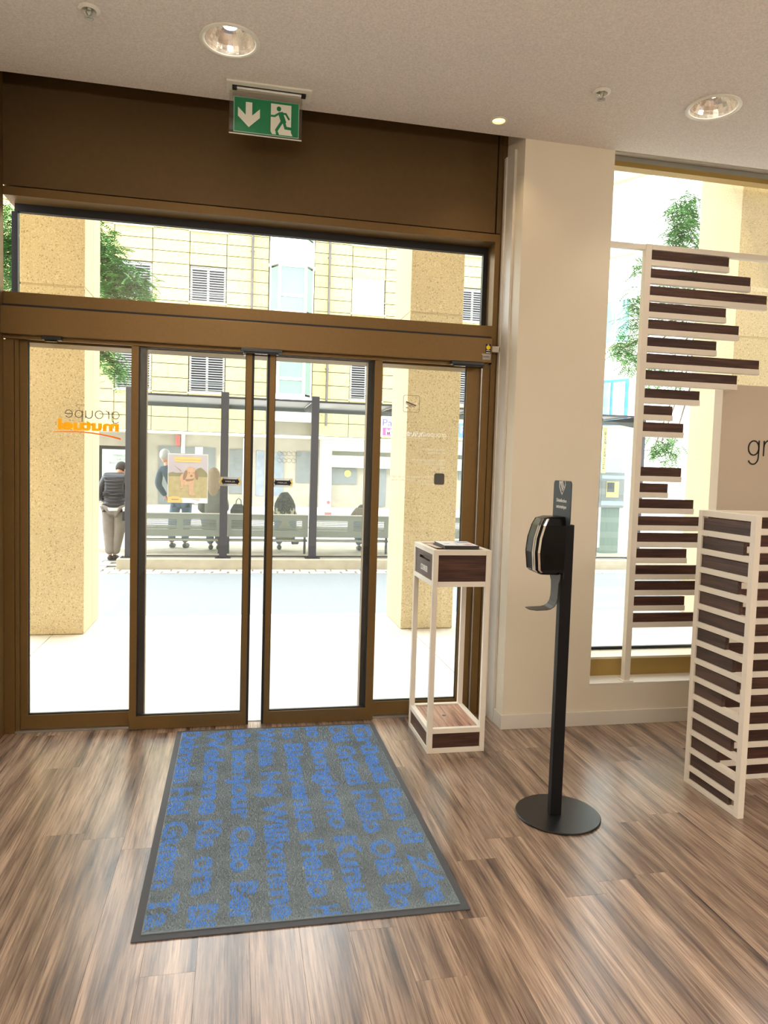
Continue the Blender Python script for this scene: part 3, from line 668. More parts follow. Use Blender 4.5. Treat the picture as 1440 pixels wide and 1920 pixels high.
vv, ff, mi = [], [], []
step = 0.0058
nx = int((px1 - px0 - 0.004) / step); ny = int((py1 - py0 - 0.004) / step)
for ix in range(nx):
    for iy in range(ny):
        X = px0 + 0.004 + (ix + rnd.random()) * step; Y = py0 + 0.004 + (iy + rnd.random()) * step
        hit = tree_l.ray_cast(Vector((X, Y, 0.1)), Vector((0, 0, -1)))[0] is not None
        blue = hit and rnd.random() < 0.93
        h = 0.0105 + rnd.random() * 0.004; a = rnd.random() * 6.283; w = 0.0036
        n = len(vv)
        for k in range(3):
            vv.append((X + w * math.cos(a + 2.094 * k), Y + w * math.sin(a + 2.094 * k), 0.006))
        vv.append((X + (rnd.random() - 0.5) * 0.006, Y + (rnd.random() - 0.5) * 0.006, h))
        ff += [(n, n + 1, n + 3), (n + 1, n + 2, n + 3), (n + 2, n, n + 3)]; mi += [1 if blue else 0] * 3
pm = MB(); pm.v = vv; pm.f = ff; pm.mi = mi
part('carpet_pile', pm, ['mat_grey', 'mat_blue'], mt, kind='stuff')

# ================================================================ MAILBOX STAND
bx0, bx1, by0, by1, bh = 1.006, 1.320, 3.571, 3.990, 1.078
th = 0.027
ms = thing('mailbox_stand', 'tall white framed letter box stand with walnut panels beside the right door pane', 'letter box', ((bx0 + bx1) / 2, (by0 + by1) / 2, 0))
f = MB()
for xx in (bx0, bx1 - th):
    for yy_ in (by0, by1 - th): f.box(xx, xx + th, yy_, yy_ + th, 0.0, bh)
for z in (0.0, 0.105, 0.885, bh - th):
    e = 0.0002
    f.box(bx0 + th, bx1 - th, by0 + e, by0 + th, z, z + th - e).box(bx0 + th, bx1 - th, by1 - th, by1 - e, z, z + th - e)
    f.box(bx0 + e, bx0 + th, by0 + th, by1 - th, z, z + th - e).box(bx1 - th, bx1 - e, by0 + th, by1 - th, z, z + th - e)
part('frame', f, 'white_metal', ms, bevel=0.0012)
ins = 0.006
part('front_panel', MB().box(bx0 + th, bx1 - th, by0 + ins, by0 + 0.02, 0.885 + th, bh - th), 'walnut', ms, label='upper walnut front panel')
part('back_panel', MB().box(bx0 + th, bx1 - th, by1 - 0.02, by1 - ins, 0.885 + th, bh - th), 'walnut', ms)
part('right_panel', MB().box(bx1 - 0.02, bx1 - ins, by0 + th, by1 - th, 0.885 + th, bh - th), 'walnut_y', ms)
za, zb_ = 0.885 + th, bh - th
sp_ = part('slot_panel', MB().box(bx0 + ins, bx0 + 0.02, by0 + th, by1 - th, za, 1.005).box(bx0 + ins, bx0 + 0.02, by0 + th, by1 - th, 1.020, zb_).box(bx0 + ins, bx0 + 0.02, by0 + th, 3.665, 1.005, 1.020).box(bx0 + ins, bx0 + 0.02, 3.88, by1 - th, 1.005, 1.020), 'walnut_y', ms, label='walnut side panel with a posting slot')
part('slot_void', MB().box(bx0 + 0.0205, bx0 + 0.03, 3.655, 3.89, 0.998, 1.028), 'blackbox', sp_)
part('lettering', place(text_mb('COURRIER', 0.033, 0.145, off=0.0004), (bx0 + ins - 0.0008, 3.850, 0.942), (0, -1, 0), (0, 0, 1)), 'white_print', sp_, label='white capitals COURRIER')
part('lower_front_panel', MB().box(bx0 + th, bx1 - th, by0 + ins, by0 + 0.02, th, 0.105), 'walnut', ms)
part('lower_side_panel', MB().box(bx0 + ins, bx0 + 0.02, by0 + th, by1 - th, th, 0.105), 'walnut_y', ms)
part('lower_side_panel', MB().box(bx1 - 0.02, bx1 - ins, by0 + th, by1 - th, th, 0.105), 'walnut_y', ms)
sh = part('bottom_shelf', MB().box(bx0 + th, bx1 - th, by0 + th, by1 - th, 0.108, 0.124), 'lightwood', ms, label='light wood bottom shelf')
part('cable_hole', MB().cyl(((bx0 + bx1) / 2 - 0.005, 3.79, 0.1241), 0.011, 0.0006, 2, 16), 'blackbox', sh)
part('top_panel', MB().box(bx0 + th, bx1 - th, by0 + th, by1 - th, bh - 0.022, bh - 0.006), 'lightwood', ms)
bk = thing('magazine_stack', 'stack of booklets with dark spines and white printed cover on the letter box top', 'magazines', (1.2, 3.68, bh))
bz = bh - 0.0
def rotbox(x0, x1, y0, y1, z0, z1, a, c):
    m = MB().box(x0, x1, y0, y1, z0, z1); m.xf(Matrix.Translation(Vector(c)) @ Matrix.Rotation(a, 4, 'Z') @ Matrix.Translation(-Vector(c))); return m
part('lower_booklet', rotbox(1.075, 1.262, 3.61, 3.83, bz, bz + 0.009, 0.02, (1.17, 3.7, 0)), mat('dark_cover', (58, 56, 56), 0.5), bk)
part('upper_booklet', rotbox(1.078, 1.266, 3.612, 3.832, bz + 0.0092, bz + 0.018, -0.02, (1.17, 3.7, 0)), mat('dark_cover_b', (48, 48, 50), 0.5), bk)
cv = part('top_cover', rotbox(1.080, 1.262, 3.616, 3.835, bz + 0.0182, bz + 0.0192, -0.03, (1.17, 3.7, 0)), 'paper', bk, label='white printed cover sheet')
part('cover_print', join(rotbox(1.165, 1.168, 3.65, 3.80, bz + 0.0194, bz + 0.0197, -0.15, (1.17, 3.7, 0)), rotbox(1.185, 1.25, 3.74, 3.80, bz + 0.0194, bz + 0.0197, -0.03, (1.17, 3.7, 0)), rotbox(1.10, 1.13, 3.70, 3.72, bz + 0.0194, bz + 0.0197, 0, (1.17, 3.7, 0))), mat('blue_grey_print', (150, 166, 186), 0.6), cv)
part('cover_print', rotbox(1.20, 1.245, 3.65, 3.69, bz + 0.0194, bz + 0.0197, 0.2, (1.22, 3.67, 0)), mat('pink_print', (214, 150, 150), 0.6), cv)
tag(part('beige_card', rotbox(1.040, 1.070, 3.66, 3.86, bz, bz + 0.002, 0.05, (1.055, 3.75, 0)), mat('beige_card_stock', (206, 184, 160), 0.7)), 'narrow beige card lying left of the booklets on the letter box top', 'card')

# ================================================================ HAND SANITISER STAND
sx, sy = 1.404, 2.847
hs = thing('sanitiser_stand', 'black floor stand with round base and automatic hand sanitiser dispenser', 'sanitiser stand', (sx, sy, 0))
b_ = MB().lathe((sx, sy, 0), [(0.0, 0.0005), (0.178, 0.0005), (0.183, 0.003), (0.183, 0.007), (0.180, 0.0095), (0.0, 0.0095)], 64)
part('base_disc', b_, 'black_metal', hs, label='round black base plate')
ph = math.radians(-4)
R4 = Matrix.Translation(Vector((sx - 0.017, sy - 0.002, 0))) @ Matrix.Rotation(ph, 4, 'Z')
# local frame: -x is the direction the dispenser faces
part('pole', MB().box(-0.025, 0.025, -0.020, 0.020, 0.0095, 1.277).xf(R4), 'black_satin', hs, bevel=0.003)
def sect(z, xf_, xb, w, wf):
    return [(xf_, -wf), (xf_ + 0.02, -w), (xb, -w * 0.94), (xb, w * 0.94), (xf_ + 0.02, w), (xf_, wf)], z
secs = [(1.066, -0.125, 0.045), (1.076, -0.148, 0.053), (1.087, -0.160, 0.057), (1.16, -0.167, 0.061), (1.22, -0.161, 0.061), (1.275, -0.145, 0.059), (1.303, -0.130, 0.054), (1.312, -0.10, 0.048)]
dm = MB()
ring = 10
for z, xf_, w in secs:
    for X, Y in ((-0.028, -w), (xf_ + 0.030, -w), (xf_ + 0.014, -w * 0.94), (xf_ + 0.004, -w * 0.80), (xf_, -w * 0.45), (xf_, w * 0.45), (xf_ + 0.004, w * 0.80), (xf_ + 0.014, w * 0.94), (xf_ + 0.030, w), (-0.028, w)):
        dm.v.append((X, Y, z))
n_ = len(secs)
for q in range(n_ - 1):
    for k in range(ring):
        j = (k + 1) % ring; dm.f.append((q * ring + k, q * ring + j, (q + 1) * ring + j, (q + 1) * ring + k)); dm.mi.append(0)
dm.f.append(tuple(range(ring))); dm.f.append(tuple((n_ - 1) * ring + k for k in range(ring))); dm.mi += [0, 0]
dm.smooth = False
dsp = part('dispenser_body', dm.xf(R4), 'gloss_black', hs, label='glossy black soap dispenser housing', bevel=0.002)
cts = []
for sgn in (-1, 1):
    for (o0, v0), (o1, v1) in (((0.030, 1.0), (0.021, 0.972)), ((0.010, 0.88), (0.002, 0.66))):
        ct = MB()
        for k in range(1, len(secs) - 2):
            (z0, x0_, w0), (z1, x1_, w1) = secs[k], secs[k + 1]; e = 0.0015
            b0 = len(ct.v); ct.v += [(x0_ + o0 - e, sgn * (w0 * v0 + e), z0), (x0_ + o1 - e, sgn * (w0 * v1 + e), z0), (x1_ + o1 - e, sgn * (w1 * v1 + e), z1), (x1_ + o0 - e, sgn * (w1 * v0 + e), z1)]
            ct.f.append((b0, b0 + 1, b0 + 2, b0 + 3)); ct.mi.append(0)
        cts.append(ct)
for ct in cts: part('chrome_trim', ct.xf(R4), 'chrome', hs, label='chrome strip on the dispenser front')
bd = place(MB().prism(rrect(-0.098, 0.098, 0, 0.185, 0.018), 2, 0, 0.004), (0, 0, 0), (0, -1, 0), (0, 0, 1))
bd.xf(Matrix.Translation(Vector((-0.026, 0.0, 1.278))))
bo_ = part('sign_board', bd.xf(R4), 'slate', hs, label='slate blue sign board above the dispenser')
def board_pt(mb, z): return mb.xf(Matrix.Translation(Vector((-0.0312, 0.0, 0)))).xf(R4)
part('sign_lettering', board_pt(place(text_mb('D\u00e9sinfection', 0.016, 0.112, align='CENTER'), (0, 0, 1.372), (0, -1, 0), (0, 0, 1)), 0), 'white_print', bo_)
part('sign_lettering', board_pt(place(text_mb('automatique', 0.016, 0.112, align='CENTER'), (0, 0, 1.346), (0, -1, 0), (0, 0, 1)), 0), 'white_print', bo_)
hd = MB()
for pth in ([(-0.03, 1.461), (-0.026, 1.436), (-0.005, 1.412), (0.006, 1.404), (0.012, 1.414), (0.030, 1.432), (0.036, 1.448), (0.032, 1.461)], [(-0.022, 1.461), (0.006, 1.420)], [(-0.010, 1.461), (0.015, 1.426)], [(0.004, 1.461), (0.022, 1.434)], [(-0.012, 1.455), (0.008, 1.462)]):
    hd.tube([(0, -a, z) for a, z in pth], 0.0016, 6)
part('hand_pictogram', board_pt(hd, 0), 'white_print', bo_)
# drip tray arm: a bent strip
def strip(path, w, t):
    m = MB(); k = len(path)
    for (x_, z_, ww) in path:
        pass
    for q, (x_, z_, ww) in enumerate(path):
        a = Vector(path[min(q + 1, k - 1)][:2]) - Vector(path[max(q - 1, 0)][:2]); a.normalize(); nn = Vector((-a.y, a.x)) * t / 2
        m.v += [(x_ + nn.x, -ww, z_ + nn.y), (x_ + nn.x, ww, z_ + nn.y), (x_ - nn.x, ww, z_ - nn.y), (x_ - nn.x, -ww, z_ - nn.y)]
    for q in range(k - 1):
        b0 = q * 4
        for i_ in range(4):
            j = (i_ + 1) % 4; m.f.append((b0 + i_, b0 + j, b0 + 4 + j, b0 + 4 + i_)); m.mi.append(0)
    m.f += [(0, 1, 2, 3), (4 * k - 4, 4 * k - 3, 4 * k - 2, 4 * k - 1)]; m.mi += [0, 0]
    return m
pth = [(-0.045, 1.07, 0.064), (-0.044, 1.045, 0.056), (-0.044, 1.03, 0.044), (-0.044, 1.0, 0.041), (-0.045, 0.965, 0.041), (-0.049, 0.945, 0.041), (-0.058, 0.930, 0.041), (-0.073, 0.920, 0.041), (-0.09, 0.916, 0.041), (-0.135, 0.914, 0.040), (-0.155, 0.915, 0.030), (-0.164, 0.916, 0.020)]
part('drip_tray', strip(pth, 0, 0.003).xf(R4), 'tray_grey', hs, label='curved dark grey drip tray arm')
part('pump_plate', MB().box(-0.030, -0.0245, -0.05, 0.05, 1.05, 1.30).xf(R4), 'black_metal', hs)

# ================================================================ SLATTED SCREENS
YA = 3.89
sa = thing('slatted_screen', 'tall white slatted screen with walnut boards standing on the window sill', 'screen', (2.9, YA + 0.02, SZ))
fm = MB().box(2.311, 2.349, YA, YA + 0.04, SZ, 2.838).box(2.349, 5.2, YA, YA + 0.04, 2.808, 2.838).box(2.30, 2.367, YA - 0.012, YA + 0.052, SZ, SZ + 0.006)
part('frame', fm, 'white_metal', sa, bevel=0.001)
part('wall_rail', MB().box(2.076, 2.3108, YA + 0.003, YA + 0.037, 2.806, 2.834), 'white_metal', sa)
rowsA = [(2.803, 2.865), (2.70, 3.018), (2.60, 3.138), (2.505, 2.864), (2.407, 2.958), (2.306, 2.812), (2.210, 3.112), (2.112, 2.966), (2.005, 2.718), (1.907, 2.543), (1.808, 2.622), (1.543, 2.624), (1.446, 2.540), (1.352, 2.718), (1.249, 3.05), (1.149, 3.1), (1.053, 2.690), (0.953, 3.0), (0.857, 3.1), (0.763, 2.694), (0.662, 3.2)]
for k, (zt, xe) in enumerate(rowsA):
    part('rail', MB().box(2.3492, xe, YA + 0.001, YA + 0.034, zt - 0.085, zt - 0.052), 'white_metal', sa, bevel=0.001)
    part('board', MB().box(2.352, xe - 0.002, YA + 0.006, YA + 0.026, zt - 0.0518, zt + 0.002), 'walnut', sa, bevel=0.001)
# low divider: a short wing and a long back
XW = 2.183
sb = thing('slatted_divider', 'low white slatted divider with walnut boards standing on the floor at right', 'screen', (2.4, 3.0, 0))
HB = 1.338
part('frame', MB().box(XW, XW + 0.03, 2.695, 2.725, 0, HB).box(XW, XW + 0.03, 3.055, 3.085, 0, HB).box(XW + 0.0003, XW + 0.0297, 2.725, 3.055, HB - 0.028, HB - 0.0002).box(XW + 0.0003, XW + 0.0297, 2.725, 3.055, 0.0005, 0.026), 'white_metal', sb, bevel=0.001)
part('frame', MB().box(XW + 0.03, 4.6, 3.056, 3.084, HB - 0.028, HB).box(4.57, 4.6, 3.056, 3.084, 0, HB - 0.0282).box(XW + 0.03, 4.57, 3.056, 3.084, 0.0005, 0.024), 'white_metal', sb, bevel=0.001)
ends = [2.726, 2.771, 2.730, 2.792, 2.775, 2.722, 2.850, 2.796, 2.760, 2.853, 2.724, 2.776, 2.863, 2.722, 2.770]
for k, ye in enumerate(ends):
    zt = 1.305 - 0.0885 * k
    zr = zt - 0.060
    if k < 14: part('rail', MB().box(XW + 0.0003, XW + 0.0297, 2.7252, 3.0548, zr - 0.027, zr), 'white_metal', sb, bevel=0.001)
    part('board', MB().box(XW + 0.008, XW + 0.026, ye, 3.0545, zr + 0.0003 if k < 14 else 0.0265, zr + 0.056), 'walnut_y', sb, bevel=0.001)
rb = random.Random(5)
for k in range(15):
    zt = 1.311 - 0.0885 * k; xs = 2.2145 if rb.random() < 0.7 else 2.2145
    if k < 14: part('rail', MB().box(xs, 4.5695, 3.0565, 3.0835, zt - 0.088, zt - 0.058), 'white_metal', sb, bevel=0.001)
    xe = 4.5 - rb.random() * 1.2
    part('board', MB().box(2.2145 + (0.30 if k in (3, 9, 11) else 0.0) * 0, xe, 3.060, 3.078, max(zt - 0.0578, 0.0245), zt - 0.004), 'walnut', sb, bevel=0.001)
# partition with lettering
pn = thing('sign_partition', 'beige partition panel with thin black lettering in front of the window at right', 'partition', (4.2, 4.0, SZ))
part('panel', MB().box(2.925, 5.6, 3.965, 4.045, SZ, 2.070), mat('beige_panel', (206, 190, 170), 0.7), pn, bevel=0.002)
part('lettering', place(stroke_mb('groupe', 0.098, 0.58, 0.0085, 0.002), (3.118, 3.963, 1.636), (1, 0, 0), (0, 0, 1)), 'black_print', pn)
part('lettering', place(stroke_mb('mutuel', 0.098, 0.64, 0.021, 0.002), (3.73, 3.963, 1.636), (1, 0, 0), (0, 0, 1)), 'black_print', pn)


# ================================================================ OUTSIDE: ground
def at(px, py, Y):
    """world point on the plane y=Y that the photograph shows at (px,py)"""
    d = (px - 720) * r_ + (960 - py) * u_ + 1350.9 * f_
    t = Y / d.y; return Vector((d.x * t, Y, 1.5 + d.z * t))
pav = sroot('pavement'); pav['label'] = 'pale pavement slabs between entrance and road'
for a, b in ((-14, -1.506), (-1.5, 1.60), (1.606, 5.0), (5.006, 16)):
    part('paving_slab', MB().box(a, b, 4.2, 7.19, -0.2, -0.004), 'pavement', pav)
struct('road', MB().box(-25, 30, 7.195, 10.97, -0.3, -0.17), 'road')
gut = sroot('gutter')
part('mortar_bed', MB().box(-25, 30, 10.975, 11.40, -0.3, -0.195), 'concrete', gut)
rs = random.Random(2); sm = []
for k in range(5):
    m_b = MB(); dx = rs.uniform(0.100, 0.118); m_b.prism([(-dx, -0.09), (dx - 0.01, -0.095 + rs.random() * 0.01), (dx, 0.085), (-dx + 0.008, 0.092)], 2, -0.19, -0.172 + rs.random() * 0.006)
    o = part('sett', m_b, 'sett', gut); sm.append(o.data); bpy.data.objects.remove(o)
for row, yy_ in ((0, 11.08), (1, 11.29)):
    x = -3.4 + row * 0.12
    while x < 8.2:
        o = bpy.data.objects.new('sett', rs.choice(sm)); COL.objects.link(o); o.parent = gut; o.location = (x, yy_, 0); o.rotation_euler = (0, 0, rs.uniform(-0.04, 0.04)); x += 0.245
pvv = sroot('pavers')
part('paver_bed', MB().box(-25, -1.785, 11.405, 13.6, -0.3, -0.195), 'concrete', pvv)
pm_ = part('paver', MB().box(-0.148, 0.148, -0.098, 0.098, -0.19, -0.172), 'paver', pvv); pmd = pm_.data; bpy.data.objects.remove(pm_)
for j in range(10):
    for k in range(6):
        o = bpy.data.objects.new('paver', pmd); COL.objects.link(o); o.parent = pvv; o.location = (-1.95 - k * 0.305 - (0.15 if j % 2 else 0), 11.51 + j * 0.205, rs.uniform(-0.002, 0.002))
struct('kerb_plinth', MB().box(-1.76, 9.0, 11.42, 13.6, -0.3, -0.015), 'concrete', label='low concrete plinth carrying the bus shelter', bevel=0.01)
struct('plaza', MB().box(-25, 30, 13.605, 30, -0.3, -0.12), 'pavement')
struct('unseen_facade_mass', MB().box(-14, 16, 4.455, 7.15, 8.2, 8.8).box(-14, 16, 4.26, 4.45, 3.92, 8.8).box(-14, XL - 0.11, 4.26, 4.45, 0, 3.92), 'pillar')  # unseen upper wall and overhang, added to control daylight on pillars and pavement

def pillar(x0, label, w=0.50):
    y0, y1 = 6.45, 7.12
    t = thing('concrete_pillar', label, 'pillar', (x0 + w / 2, (y0 + y1) / 2, 0))
    part('shaft', MB().box(x0, x0 + w, y0, y1, 0.0, 2.9).box(x0 + 0.004, x0 + w - 0.004, y0 + 0.004, y1 - 0.004, 2.9, 2.912).box(x0, x0 + w, y0, y1, 2.912, 8.195), 'pillar', t, bevel=0.008)
    part('joint_strip', MB().box(x0 + w, x0 + w + 0.001, 6.80, 6.806, 0, 8.19), 'concrete', t)
pillar(-1.752, 'sandy aggregate pillar outside the left fixed pane')
pillar(1.518, 'sandy aggregate pillar outside the right fixed pane')
pillar(4.85, 'sandy aggregate pillar outside the right window behind the screen', 0.52)

# ================================================================ bus shelter
bs = thing('bus_shelter', 'long anthracite and glass bus shelter across the road', 'bus shelter', (2.6, 12.3, -0.015))
PX = [-1.60 + 1.412 * k for k in range(6)] + [6.98]
PZ0 = -0.0145
for x in PX:
    p_ = part('post', MB().box(x - 0.06, x + 0.06, 11.56, 11.68, PZ0 + 0.012, 2.585), 'dark_steel', bs, bevel=0.004)
    part('base_plate', MB().box(x - 0.12, x + 0.12, 11.52, 11.72, PZ0, PZ0 + 0.012).cyl((x - 0.09, 11.54, PZ0 + 0.012), 0.012, 0.02, 2, 8).cyl((x + 0.09, 11.54, PZ0 + 0.012), 0.012, 0.02, 2, 8), 'dark_steel', p_)
for a, b in zip(PX[:-1], PX[1:]):
    part('top_beam', MB().box(a + 0.061, b - 0.061, 11.60, 11.66, 2.49, 2.52), 'dark_steel', bs)
    part('bottom_rail', MB().box(a + 0.061, b - 0.061, 11.605, 11.64, 0.0, 0.022), 'dark_steel', bs)
    part('rear_pane', MB().box(a + 0.07, b - 0.07, 11.615, 11.625, 0.03, 2.40), 'glass_shelter', bs)
    rp = part('roof_pane', MB().box(a + 0.03, b - 0.03, 11.70, 13.3, 2.515, 2.525), mat('smoked_roof_glass', (120, 124, 130), 0.3) if a == PX[0] else bpy.data.materials['smoked_roof_glass'], bs)
for x in PX:
    part('roof_arm', MB().prism([(11.68, 2.30), (11.68, 2.51), (13.35, 2.51), (13.35, 2.46), (12.3, 2.40)], 0, x - 0.03, x + 0.03), 'dark_steel', bs)
part('roof_edge', MB().box(PX[0] - 0.05, PX[-1] + 0.05, 13.31, 13.36, 2.45, 2.53), 'dark_steel', bs)

# bench units behind the glass
def bench(a, b, label):
    t = thing('shelter_bench', label, 'bench', ((a + b) / 2, 12.3, -0.015))
    y0, y1 = 12.12, 12.15
    m = MB().box(a, b, y0, y1, 0.555, 0.640).box(a, b, y0, y1, 0.27, 0.385).box(a, a + 0.10, y0, y1, 0.385, 0.555).box(b - 0.10, b, y0, y1, 0.385, 0.555)
    c = (a + b) / 2; m.box(c - 0.05, c + 0.05, y0, y1, 0.385, 0.555)
    part('backrest', m, 'bench', t)
    s_ = MB()
    for k in range(7):
        z = 0.397 + k * 0.0235; s_.box(a + 0.10, c - 0.05, y0 + 0.004, y1 - 0.004, z, z + 0.013).box(c + 0.05, b - 0.10, y0 + 0.004, y1 - 0.004, z, z + 0.013)
    part('backrest_slats', s_, 'bench', t, kind='stuff')
    part('top_edge', MB().box(a, b, y0 - 0.01, y1 + 0.01, 0.6405, 0.655), 'white_metal', t)
    part('seat', MB().box(a, b, 12.17, 12.58, 0.385, 0.41), 'bench', t)
    part('lower_rail', MB().cyl((a, 12.22, 0.205), 0.025, b - a, 0, 12), 'alu', t)
    for x in (a + 0.03, b - 0.07):
        part('leg', MB().box(x, x + 0.04, 12.155, 12.168, PZ0, 0.60).box(x, x + 0.04, 12.17, 12.5, 0.34, 0.383), 'dark_steel', t)
bench(-1.56, -0.21, 'steel bench behind the dog poster in the bus shelter')
bench(-0.165, 1.20, 'steel bench with black bag in the bus shelter behind the door gap')
bench(1.245, 2.61, 'steel bench in the bus shelter behind the right sliding leaf')
bench(2.66, 4.02, 'steel bench in the bus shelter right of the right pillar')

# posters, graffiti and notices on the shelter
gy0 = 11.56
dp = thing('dog_poster', 'pale poster of a puppy walking on a field taped to shelter glass', 'poster', (-0.737, 11.61, 1.22))
X0, X1, Z0, Z1 = -1.038, -0.435, 0.845, 1.606
def PP(u, v): return (X0 + u * (X1 - X0), Z0 + v * (Z1 - Z0))
def flat(polys, y): 
    m = MB()
    for k, q in enumerate(polys): m.prism([PP(*p) for p in q], 1, y - 0.0004 - 0.00015 * k, y)
    return m
def UE(cx, cy, rx, ry, n=14, rot=0): return [tuple(p) for p in ellipse(cx, cy, rx, ry, n, rot)]
yq = 11.613
part('sheet', MB().box(X0, X1, yq - 0.001, yq, Z0, Z1), 'paper', dp)
part('printed_sky', flat([[(0.01, 0.5), (0.99, 0.5), (0.99, 0.99), (0.01, 0.99)]], yq - 0.0015), 'sky_print', dp)
part('printed_field', flat([[(0.01, 0.10), (0.99, 0.10), (0.99, 0.54), (0.01, 0.54)]], yq - 0.003), 'field_print', dp)
part('printed_trees', flat([[(0.01, 0.54), (0.01, 0.60), (0.12, 0.63), (0.2, 0.61), (0.35, 0.615), (0.65, 0.60), (0.72, 0.70), (0.82, 0.73), (0.92, 0.67), (0.99, 0.60), (0.99, 0.54)]], yq - 0.0045), 'tree_print', dp)
part('printed_dog', flat([UE(0.42, 0.50, 0.12, 0.11), UE(0.44, 0.46, 0.13, 0.10), UE(0.57, 0.62, 0.13, 0.125), [(0.50, 0.50), (0.66, 0.50), (0.64, 0.22), (0.70, 0.17), (0.60, 0.15), (0.54, 0.18)], [(0.32, 0.48), (0.42, 0.48), (0.38, 0.30), (0.26, 0.28), (0.33, 0.33)]], yq - 0.006), 'dog_print', dp)
part('printed_dog_shading', flat([UE(0.43, 0.57, 0.045, 0.11, 12, -0.35), UE(0.71, 0.57, 0.04, 0.10, 12, 0.25), UE(0.585, 0.555, 0.035, 0.022, 10), UE(0.53, 0.62, 0.014, 0.012, 8), UE(0.64, 0.62, 0.014, 0.012, 8), [(0.42, 0.48), (0.66, 0.50), (0.62, 0.46), (0.47, 0.44)], [(0.13, 0.78), (0.34, 0.65), (0.33, 0.64)]], yq - 0.0075), 'dog_dark', dp)
part('printed_banner', flat([[(0.16, 0.88), (0.83, 0.88), (0.83, 0.935), (0.16, 0.935)], [(0.18, 0.83), (0.81, 0.83), (0.81, 0.875), (0.18, 0.875)]], yq - 0.0045), 'poster_orange', dp)
part('printed_footer', flat([[(0.0, 0.0), (1, 0.0), (1, 0.10), (0.0, 0.10)]], yq - 0.006), 'paper', dp)
part('printed_badge', flat([[(0, 0), (0.37, 0), (0.37, 0.05), (0.34, 0.10), (0.24, 0.13), (0.14, 0.135), (0, 0.11)]], yq - 0.0075), 'poster_orange', dp)
part('printed_lines', flat([[(0.09, 0.06), (0.28, 0.06), (0.28, 0.075), (0.09, 0.075)], [(0.58, 0.075), (0.80, 0.075), (0.80, 0.085), (0.58, 0.085)], [(0.70, 0.045), (0.80, 0.045), (0.80, 0.053), (0.70, 0.053)]], yq - 0.009), 'grey_print', dp)
gr_ = MB()
rg = random.Random(9)
for line, (z, n) in enumerate(((1.66, 5), (1.55, 4))):
    x = 0.66
    for k in range(n):
        pts = []
        for q in range(9):
            a = q * 0.95 + rg.random() * 0.5; pts.append((x + 0.035 * math.cos(a) + q * 0.003, 11.608, z + 0.045 * math.sin(a) * (1 - 0.05 * q)))
        gr_.tube(pts, 0.003, 4); x += 0.075
for bxp, zc, nn in ((-0.05, 1.7, 4), (0.15, 1.45, 4)):
    for k in range(nn):
        pts = [(bxp + 0.04 * rg.uniform(-1, 1) + 0.02 * q, 11.608, zc - 0.09 * k + 0.06 * rg.uniform(-1, 1)) for q in range(5)]
        gr_.tube(pts, 0.0022, 4)
tag(part('glass_graffiti', gr_, mat('graffiti_ink', (90, 96, 92), 0.6)), 'thin dark scribbled tags on the bus shelter glass', 'graffiti')

# right end of the shelter: glass end wall, name strip, machine
ns = thing('stop_sign_strip', 'narrow yellow vertical strip reading Morges at the right end of the shelter', 'sign', (6.50, 12.0, 1.9))
part('strip', MB().box(6.465, 6.545, 12.0, 12.012, 1.50, 2.33), mat('pale_yellow_strip', (236, 232, 170), 0.6), ns)
part('strip_lettering', place(text_mb('Morges, gare', 0.042, 0.66), (6.522, 11.998, 1.58), (0, 0, 1), (-1, 0, 0)), 'grey_print', ns)
part('mount_pole', MB().cyl((6.435, 12.006, PZ0), 0.015, 2.5, 2, 10), 'dark_steel', ns)
tm = thing('ticket_machine', 'grey ticket machine with yellow panels under the shelter end', 'ticket machine', (6.88, 12.6, -0.015))
part('cabinet', MB().box(6.73, 7.20, 12.45, 12.85, 0.85, 1.52), 'grey_shop', tm, bevel=0.01)
part('screen_panel', MB().box(6.82, 7.08, 12.44, 12.449, 1.05, 1.35), mat('machine_yellow', (206, 196, 130), 0.5), tm)
part('display', MB().box(6.84, 6.98, 12.43, 12.439, 1.15, 1.33), 'void', tm)
part('stripe', MB().box(6.73, 7.20, 12.44, 12.449, 1.40, 1.46).box(6.73, 7.20, 12.44, 12.449, 0.90, 0.98), 'skyglass', tm)
part('pedestal', MB().box(6.78, 7.15, 12.5, 12.8, -0.0145, 0.85), 'curtain', tm)
part('notice_strip', MB().box(6.64, 6.72, 12.42, 12.43, 0.10, 0.86), 'paper', tm)

# ================================================================ people
def skinfig(name, joints, bones, m, parent=None, root=0, sub=2, noise=0.0):
    me = bpy.data.meshes.new(name); me.from_pydata([Vector(j[:3]) for j in joints], bones, []); me.update()
    o = bpy.data.objects.new(name, me); COL.objects.link(o)
    sk = o.modifiers.new('skin', 'SKIN'); sk.use_smooth_shade = True
    for i, v in enumerate(me.skin_vertices[0].data):
        rr = joints[i][3]; v.radius = rr if isinstance(rr, tuple) else (rr, rr); v.use_root = (i == root)
    ss = o.modifiers.new('sub', 'SUBSURF'); ss.levels = sub; ss.render_levels = sub
    bpy.context.view_layer.update()
    nm = bpy.data.meshes.new_from_object(o.evaluated_get(bpy.context.evaluated_depsgraph_get()))
    bpy.data.objects.remove(o)
    mb = MB(); mb.v = [tuple(v.co) for v in nm.vertices]; mb.f = [tuple(p.vertices) for p in nm.polygons]; mb.mi = [0] * len(mb.f); mb.smooth = True
    bpy.data.meshes.remove(nm)
    return part(name, mb, m, parent)
